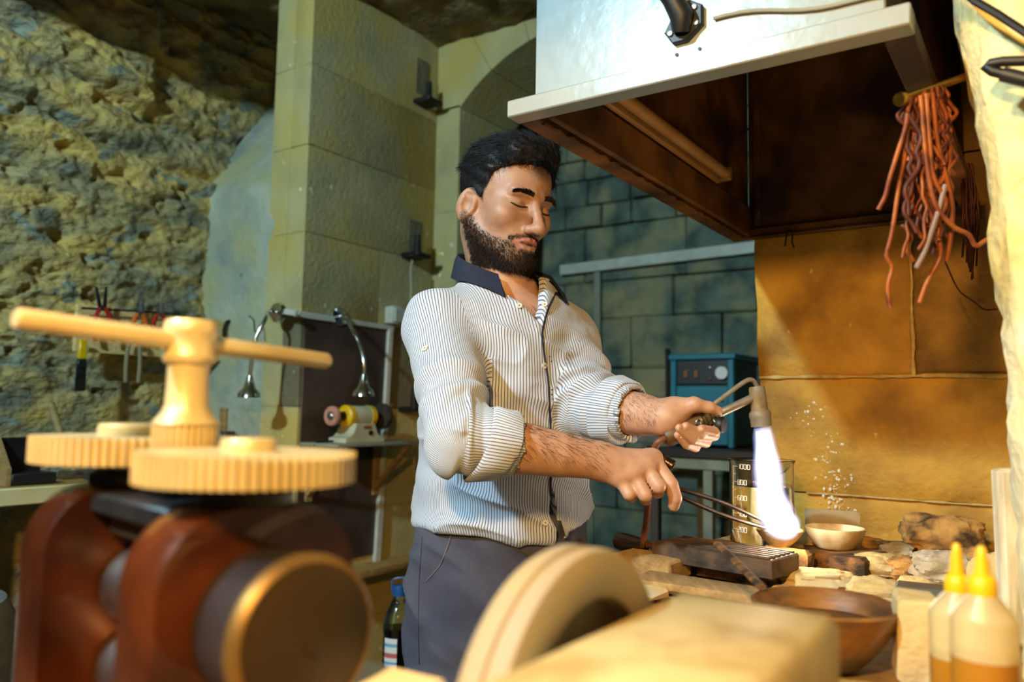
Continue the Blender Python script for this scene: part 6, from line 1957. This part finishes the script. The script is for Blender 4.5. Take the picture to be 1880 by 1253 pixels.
# rolled cuffs
def cuff(el, wr, t0, t1, r0, r1, label=None):
    e, x, y = arm_frame(el, wr); Lf = np.linalg.norm(wr - el)
    n = 40; prof = [(t0, r0), (t0 + .02, r0 + .003), (t1 - .03, r1 + .003), (t1, r1), (t1 - .005, r1 - .006), (t1 - .08, r1 - .008)]
    v = []; uv = []
    for j, (t, r) in enumerate(prof):
        for i in range(n):
            a = 2 * math.pi * i / n
            rr = r + .0025 * math.sin(3 * a + 20 * t) + .0015 * math.sin(7 * a + 1)
            dz_ = (math.cos(a) * x + math.sin(a) * y)[2]; tt = t + .05 * dz_ + .008 * math.sin(3 * a)
            v.append(el + e * Lf * tt + rr * (math.cos(a) * x + math.sin(a) * y)); uv.append((a * r1, t))
    f = [(j * n + i, j * n + (i + 1) % n, (j + 1) * n + (i + 1) % n, (j + 1) * n + i) for j in range(len(prof) - 1) for i in range(n)]
    o = mesh_obj('cuff', v, f, M['stripe_cuff'], shirto, angle=70)
    ul = o.data.uv_layers.new(name='UVMap')
    for pl in o.data.polygons:
        us = [uv[o.data.loops[l].vertex_index] for l in pl.loop_indices]
        mxx = max(u_[0] for u_ in us)
        for l, u_ in zip(pl.loop_indices, us):
            uu = u_[0] + (2 * math.pi * r1 if mxx - u_[0] > .1 else 0)
            ul.data[l].uv = (uu, u_[1] * Lf)
    return o
M['stripe_cuff'] = stripe_mat('striped_cuff', '#d4d9e4', '#626884', .0046)
cuff(EL_R, WR_R, .13, .35, .0565, .0525)
cuff(EL_L, WR_L, .27, .52, .0575, .0525)

# trouser seam, pocket edge and zip flap
sm = polyline_on(TBV, [(832, 968), (824, 1000), (808, 1040), (783, 1068)], .001, 24, .0008)
mb = MB(); mb.tube(sm, .0012, 6); obj('pocket_seam', mb, pm('seam_thread', '#6a6670', None, rough=0.8), tro)
sm = polyline_on(TBV, [(776, 985), (770, 1060), (768, 1140), (770, 1220)], .001, 30, .0006)
mb = MB(); mb.tube(sm, .0009, 6); obj('side_seam', mb, pm('seam_dark', '#34343f', None, rough=0.8), tro)

# ---- hair: cap and strands
hairf = Field()
hairf.ell(H(0, -.008, .040), (.0815, .1045, .0905), HR, .01)
hairf.ell(H(0, .052, .098), (.055, .040, .026), HR, .03)
hairf.ell(H(.02, .060, .088), (.045, .030, .022), HR, .02)
def hair_post(p, d):
    h = (p - HO) @ HR
    w = hair_w(h)
    # front top sweep hangs a little over the forehead
    n = vnoise(np.stack([h[:, 0] * 90, h[:, 1] * 26 + h[:, 2] * 20, h[:, 2] * 60], 1), 33)
    n2 = vnoise(h * 35, 35)
    d = d - .0055 * (n - .5) - .006 * (n2 - .5)
    side = np.clip((.055 - h[:, 2]) / .05, 0, 1)            # short sides
    d = d + .0048 * side
    d = np.maximum(d, (.55 - w) * .012 + .0)
    return d
hairf.post = hair_post
hv, hf = surface(hairf, HO - .16, HO + .16, .0026)
M['hair'] = pm('black_hair', '#0b0a0b', '#15131a', 60, 0.5, spec=0.35)
hairo = fast_obj('hair', hv, hf, M['hair'], man); hairo['label'] = 'short black hair swept back'
def strands(name, roots, dirs, lens, r0, mat, parent, seg=4, curl=.25, kind='stuff'):
    n = len(roots); T = np.linspace(0, 1, seg + 1)
    V_ = []; F_ = []
    up_ = np.array([.3, .2, 1.0])
    side = np.cross(dirs, up_); side /= np.linalg.norm(side, axis=1)[:, None] + 1e-9
    oth = np.cross(dirs, side)
    bend = (RNG.random((n, 1)) - .5) * 2 * curl * side + (RNG.random((n, 1)) - .5) * 2 * curl * oth
    for j, t in enumerate(T):
        c = roots + dirs * (lens * t)[:, None] + bend * (lens * t * t)[:, None]
        r = r0 * (1 - .75 * t)
        for a in range(3):
            an_ = 2 * math.pi * a / 3
            V_.append(c + r * (math.cos(an_) * side + math.sin(an_) * oth))
    V_ = np.stack(V_, 1).reshape(-1, 3)
    st = (seg + 1) * 3
    base = (np.arange(n) * st)[:, None, None]
    q = []
    for j in range(seg):
        for a in range(3):
            a2 = (a + 1) % 3
            q.append((j * 3 + a, j * 3 + a2, (j + 1) * 3 + a2, (j + 1) * 3 + a))
    F_ = (np.array(q)[None] + base).reshape(-1, 4)
    o = fast_obj(name, V_, F_, mat, parent); o['kind'] = kind
    return o
bn = normals(bv, bf); hn = normals(hv, hf)
# hair strands lying back over the cap
hh = (hv - HO) @ HR
idx = RNG.choice(len(hv), 9000)
flow = np.stack([hh[idx, 0] * 1.2 + .25, -0.55 - hh[idx, 2] * 0, -.10 - (.09 - hh[idx, 2]) * 7], 1)
flow /= np.linalg.norm(flow, axis=1)[:, None]
fw_ = flow @ HR.T
fw_ = fw_ - hn[idx] * (fw_ * hn[idx]).sum(1)[:, None] * .85 + hn[idx] * .10
fw_ /= np.linalg.norm(fw_, axis=1)[:, None]
lens = np.where(hh[idx, 2] > .06, .022, .009) * (.7 + .6 * RNG.random(len(idx)))
strands('hair_strands', hv[idx] - hn[idx] * .001, fw_, lens, .00055, M['hair'], hairo)
# wisps along the hairline
hw0 = hair_w(hh); edge = np.where((hh[:, 1] > .02) & (hh[:, 2] > .03))[0]
idx = RNG.choice(edge, 900)
fl = np.stack([hh[idx, 0] * 6 + (RNG.random(len(idx)) - .3) * .8, .25 + .3 * RNG.random(len(idx)), -.35 - .5 * RNG.random(len(idx))], 1); fl /= np.linalg.norm(fl, axis=1)[:, None]
fl = fl @ HR.T; fl = fl - hn[idx] * (fl * hn[idx]).sum(1)[:, None] * .7; fl /= np.linalg.norm(fl, axis=1)[:, None]
strands('hair_wisps', hv[idx], fl, .016 * (.5 + .8 * RNG.random(len(idx))), .0005, M['hair'], hairo, curl=.5)
# beard
bi = np.where(bw_ > .25)[0]
p_ = bw_[bi] / bw_[bi].sum(); idx = RNG.choice(bi, 8000, p=p_)
hh = hl[idx]
fl = np.stack([np.sign(hh[:, 0]) * .12, .35 + 0 * hh[:, 0], -.9 + 0 * hh[:, 0]], 1) @ HR.T
fl = fl * .75 + bn[idx] * .55; fl /= np.linalg.norm(fl, axis=1)[:, None]
jit = (RNG.random((len(idx), 3)) - .5) * .0026
lens = np.where((hh[:, 2] < -.085), .0065, .0048) * (.6 + .7 * RNG.random(len(idx)))
lens = np.where(hh[:, 2] > -.045, lens * .5, lens)
M['beard'] = pm('dark_beard', '#15100d', '#2a1d15', 80, 0.5)
bro = strands('beard', bv[idx] + jit, fl, lens, .00042, M['beard'], man, seg=3, curl=.3)
bro['label'] = 'short dark beard and moustache'
# eyebrows
er = []; ed_ = []
for s in (-1, 1):
    for k in range(300):
        t = RNG.random(); x = s * (.012 + .036 * t); zc_ = .0170 + .0045 * math.sin(t * 2.2) - .004 * t ** 3
        hgt = (.0042 if t < .6 else .0028) * (RNG.random() - .5) * 2
        o_ = H(x, .16, zc_ + hgt); er.append(o_); ed_.append(HR @ np.array([s * .9, .15, .35 - .7 * t]))
BB_ = bvh(bv, bf)
R_ = []; D_ = []
for o_, d_ in zip(er, ed_):
    loc, nrm, i_, dist = BB_.ray_cast(Vector(o_), Vector(-HR[:, 1]))
    if loc is not None and dist < .12: R_.append(np.array(loc)); dd = d_ + np.array(nrm) * .15; D_.append(dd / np.linalg.norm(dd))
ebo = strands('eyebrows', np.array(R_), np.array(D_), np.full(len(R_), .0085), .00060, M['beard'], man, seg=3, curl=.15)
# eyelashes along the lowered lids
for s in (-1, 1):
    pts = []
    for t in np.linspace(0, 1, 9):
        x = s * (.0150 + .0330 * t); zc_ = -.0050 - .0030 * math.sin(math.pi * t)
        loc, nrm, i_, dist = BB_.ray_cast(Vector(H(x, .14, zc_)), Vector(-HR[:, 1]))
        if loc is not None: pts.append(np.array(loc) + np.array(nrm) * .0002)
    mb = MB(); mb.tube(pts, [.0008] + [.0017] * (len(pts) - 2) + [.0010], 6); obj('eyelashes', mb, M['beard'], man)
# arm hair on forearms
ai = []
for el, wr in ((EL_R, WR_R), (EL_L, WR_L)):
    t, dd = seg_t(bv, el, wr); ai.append(np.where((t > .30) & (t < 1.02) & (dd < .06) & (bn[:, 2] > -.4))[0])
ai = np.concatenate(ai); idx = RNG.choice(ai, 1500)
axd = np.where((np.linalg.norm(bv[idx] - EL_R, axis=1) < np.linalg.norm(bv[idx] - EL_L, axis=1))[:, None], (WR_R - EL_R)[None], (WR_L - EL_L)[None])
axd = axd / np.linalg.norm(axd, axis=1)[:, None]
dn_ = axd * .7 - ZZ * .5 + bn[idx] * .45; dn_ /= np.linalg.norm(dn_, axis=1)[:, None]
strands('arm_hair', bv[idx], dn_, .011 * (.6 + .8 * RNG.random(len(idx))), .00022, pm('brown_arm_hair', '#2c1a10', None, rough=0.5), man, seg=3, curl=.35)
# chest hair in the open collar
ci = np.where(ch_[:, 0] > .06)[0]
if len(ci):
    idx = RNG.choice(ci, 450); dn_ = bn[idx] * .4 - ZZ * .7 + (RNG.random((len(idx), 3)) - .5) * .6; dn_ /= np.linalg.norm(dn_, axis=1)[:, None]
    strands('chest_hair', bv[idx], dn_, np.full(len(idx), .009), .00025, M['beard'], man, seg=3, curl=.4)
# finger nails
def nail(tip, prev, nrm, parent):
    d = tip - prev; d /= np.linalg.norm(d); nrm = nrm - d * nrm.dot(d); nrm /= np.linalg.norm(nrm); s_ = np.cross(d, nrm)
    mb = MB(); mb.sphere(tip + nrm * .0056 + d * .001, (.0062, .0045, .0016), 12, 6, np.stack([d, s_, nrm], 1)); return obj('fingernail', mb, M['nail'], parent)
M['nail'] = pm('nail', '#c9906e', None, rough=0.3)
tocam = lambda p: (CAM - p) / np.linalg.norm(CAM - p)
for n_ in ('index', 'middle', 'ring', 'little'):
    P_ = HAND_L[n_]; nail(P_[3], P_[2], tocam(P_[3]) * .9 + np.array([-.2, 0, .5]), man)
P_ = HAND_L['thumb']; nail(P_[3], P_[2], tocam(P_[3]) * .5 + ZZ, man)
P_ = HAND_R['index']; nail(P_[3], P_[2], np.array([.9, -.35, .1]), man)
print('man done', _t.time() - _t0)

# ================================================================== TORCH, FLAME, TONGS
M['torch_wood'] = pm('brown_torch_handle', '#6e4a24', '#523618', 20, 0.5)
M['torch_brass'] = pm('tarnished_brass', '#8a7a58', '#6b5a3c', 30, 0.35, 0.9)
M['tube_steel'] = pm('heat_dulled_tube', '#a89c8c', '#7c6d5c', 20, 0.45, 0.6)
M['burner'] = pm('scaled_burner', '#a88c5c', '#7c623a', 22, 0.65, 0.3, bump=0.0008, c3='#8d8478', s3=20)
h0 = at(1221, 806, 1.285); h1 = at(1284, 776, 1.290)
tor = empty('gas_torch', h0, 'hand torch with a brown handle, two bent tubes and a burning nozzle', 'torch')
dh = (h1 - h0); Lh = np.linalg.norm(dh); dh /= Lh
mb = MB(); mb.lathe([(0, 0), (.0125, 0), (.0150, .004), (.0155, .02), (.0135, Lh * .6), (.0120, Lh), (0, Lh)], h0, dh, 24); obj('handle', mb, M['torch_wood'], tor)
mb = MB(); mb.lathe([(.0125, 0), (.0130, .004), (.0105, .006), (.0105, .010), (.0130, .012), (.0130, .018), (.0090, .021), (.0090, .028), (0, .028)], h1 - dh * .001, dh, 20); obj('valve_fitting', mb, M['torch_brass'], tor)
kn = at(1318, 780, 1.280)
mb = MB(); mb.lathe([(0, 0), (.0125, 0), (.0135, .003), (.0135, .008), (.0115, .011), (0, .011)], kn, np.array([.75, -.6, -.1]), 20); obj('valve_knob', mb, M['black'], tor)
mb = MB(); mb.tube([h1 + dh * .02, kn], .005, 10); obj('valve_stem', mb, M['torch_brass'], tor)
mb = MB(); mb.lathe([(0, 0), (.0055, 0), (.0055, .006), (.003, .008), (0, .008)], h1 - dh * .002 + (CAM - h1) / np.linalg.norm(CAM - h1) * .010, CAM - h1, 12); obj('screw', mb, M['chrome'], tor)
t0 = at(1290, 758, 1.288); 
up_t = catm([t0, at(1330, 728, 1.293), at(1366, 702, 1.298), at(1380, 698, 1.300), at(1388, 706, 1.302), at(1394, 722, 1.303)], 8)
mb = MB(); mb.tube(up_t, .0040, 12); obj('gas_tube', mb, M['tube_steel'], tor, angle=80)
mb = MB(); mb.tube([at(1305, 769, 1.29), at(1322, 759, 1.291), at(1323, 758.5, 1.291), at(1388, 728, 1.302)], [.0060, .0060, .0068, .0068], 14); obj('air_tube', mb, M['tube_steel'], tor)
nb0 = at(1389, 710, 1.303); nb1 = at(1398, 783, 1.303)
dn2 = nb1 - nb0; Ln = np.linalg.norm(dn2); dn2 /= Ln
mb = MB(); mb.lathe([(0, 0), (.0115, 0), (.0128, .003), (.0138, Ln * .60), (.0172, Ln * .66), (.0178, Ln * .74), (.0168, Ln * .80), (.0166, Ln), (.0140, Ln), (.0130, Ln * .5), (0, Ln * .5)], nb0, dn2, 28); obj('burner', mb, M['burner'], tor)
# hose
mb = MB(); mb.tube(catm([h0 + dh * .004, h0 - dh * .012, at(1203, 822, 1.292), at(1197, 845, 1.32), at(1192, 900, 1.36), at(1180, 1000, 1.42), at(1150, 1100, 1.40)]), .0055, 10); obj('hose', mb, pm('reddish_hose', '#6e3f2c', None, rough=0.5), tor, angle=80)
# flame: glowing gas volume
fl_pts = [(1399, 782, 1.304), (1403, 810, 1.305), (1408, 850, 1.310), (1413, 895, 1.318), (1420, 930, 1.326), (1432, 958, 1.334), (1452, 970, 1.338), (1468, 978, 1.340)]
fl_r = [.0135, .0190, .0235, .0265, .0290, .0330, .0240, .0060]
FPp = catm([at(*q) for q in fl_pts], 6)
FRr = np.interp(np.linspace(0, 1, len(FPp)), np.linspace(0, 1, len(fl_r)), fl_r)
def flame_mat(name, col, s):
    m = bpy.data.materials.new(name); m.use_nodes = True; nt = m.node_tree; nt.nodes.clear()
    out = nt.nodes.new('ShaderNodeOutputMaterial'); em = nt.nodes.new('ShaderNodeEmission')
    em.inputs[0].default_value = col; em.inputs[1].default_value = s
    nt.links.new(em.outputs[0], out.inputs['Volume']); return m
for k, (sc_, st_, col_) in enumerate(((1.0, 10, (0.45, 0.5, 1.0, 1)), (.88, 22, (0.75, 0.78, 1.0, 1)), (.74, 45, (1.0, 0.95, 0.95, 1)), (.55, 90, (1.0, 0.96, 0.92, 1)))):
    a_, b_ = k, len(FPp) - 2 * k
    wv = np.array([1 + .05 * math.sin(i * .55 + .6 * k) for i in range(len(FPp))])
    mb = MB(); mb.tube(FPp[a_:b_], (FRr * wv * sc_)[a_:b_], 24); o_ = obj('flame' if k == 0 else 'flame_core', mb, flame_mat('flame_%d' % k, col_, st_), tor, angle=179)
lamp('flame_light', FPp[len(FPp) // 2 + 6] + np.array([0.01, .02, -.01]), 1.8, (1.0, 0.80, 0.56), 0.03)

# tongs
tt_ = np.array([crz[0] - .006, crz[1] - .01, 1.0465 + .030]); 
g0 = at(1240, 902, 1.293); g_b = at(1178, 878, 1.300)
tg = empty('tongs', tt_, 'long dark steel tongs held in the right hand, tips in the bowl', 'tongs')
M['dark_steel'] = pm('dark_steel', '#3a2e24', '#5a4632', 30, 0.4, 0.7)
side_ = np.cross(tt_ - g0, ZZ); side_ /= np.linalg.norm(side_)
for s in (-1, 1):
    up2 = ZZ * .0075 * s
    pts = [g_b + up2 * .4, g0 + up2 * .7 + side_ * .002 * s, g0 * .6 + tt_ * .4 + up2 * 1.25 + side_ * .003 * s, g0 * .25 + tt_ * .75 + up2 * .9, tt_ + up2 * .25]
    mb = MB(); mb.tube(catm(pts, 6), [.0062] * 12 + [.0060] * 6 + [.0055, .0050, .0045, .0040, .0034, .0028, .0022], 8, flat=.6); obj('arm', mb, M['dark_steel'], tg)
# dark ferrule on the hose seen above the index knuckle
f0 = at(1214, 843, 1.325); f1 = at(1234, 856, 1.318)
ff = empty('hose_nozzle', f0, 'short dark metal nozzle end just above the right knuckles', 'nozzle')
d = (f1 - f0) / np.linalg.norm(f1 - f0)
mb = MB(); mb.lathe([(0, -.03), (.0085, -.03), (.0095, .0), (.0095, .016), (.0105, .017), (.0105, .022), (.006, .022), (.006, .012), (0, .012)], f0, d, 18); obj('sleeve', mb, pm('purplish_steel', '#4a3c40', None, rough=0.3, metal=0.8), ff)
mb = MB(); mb.lathe([(.0107, .004), (.0112, .006), (.0107, .008)], f0, d, 18); obj('ring', mb, M['dark_steel'], ff)
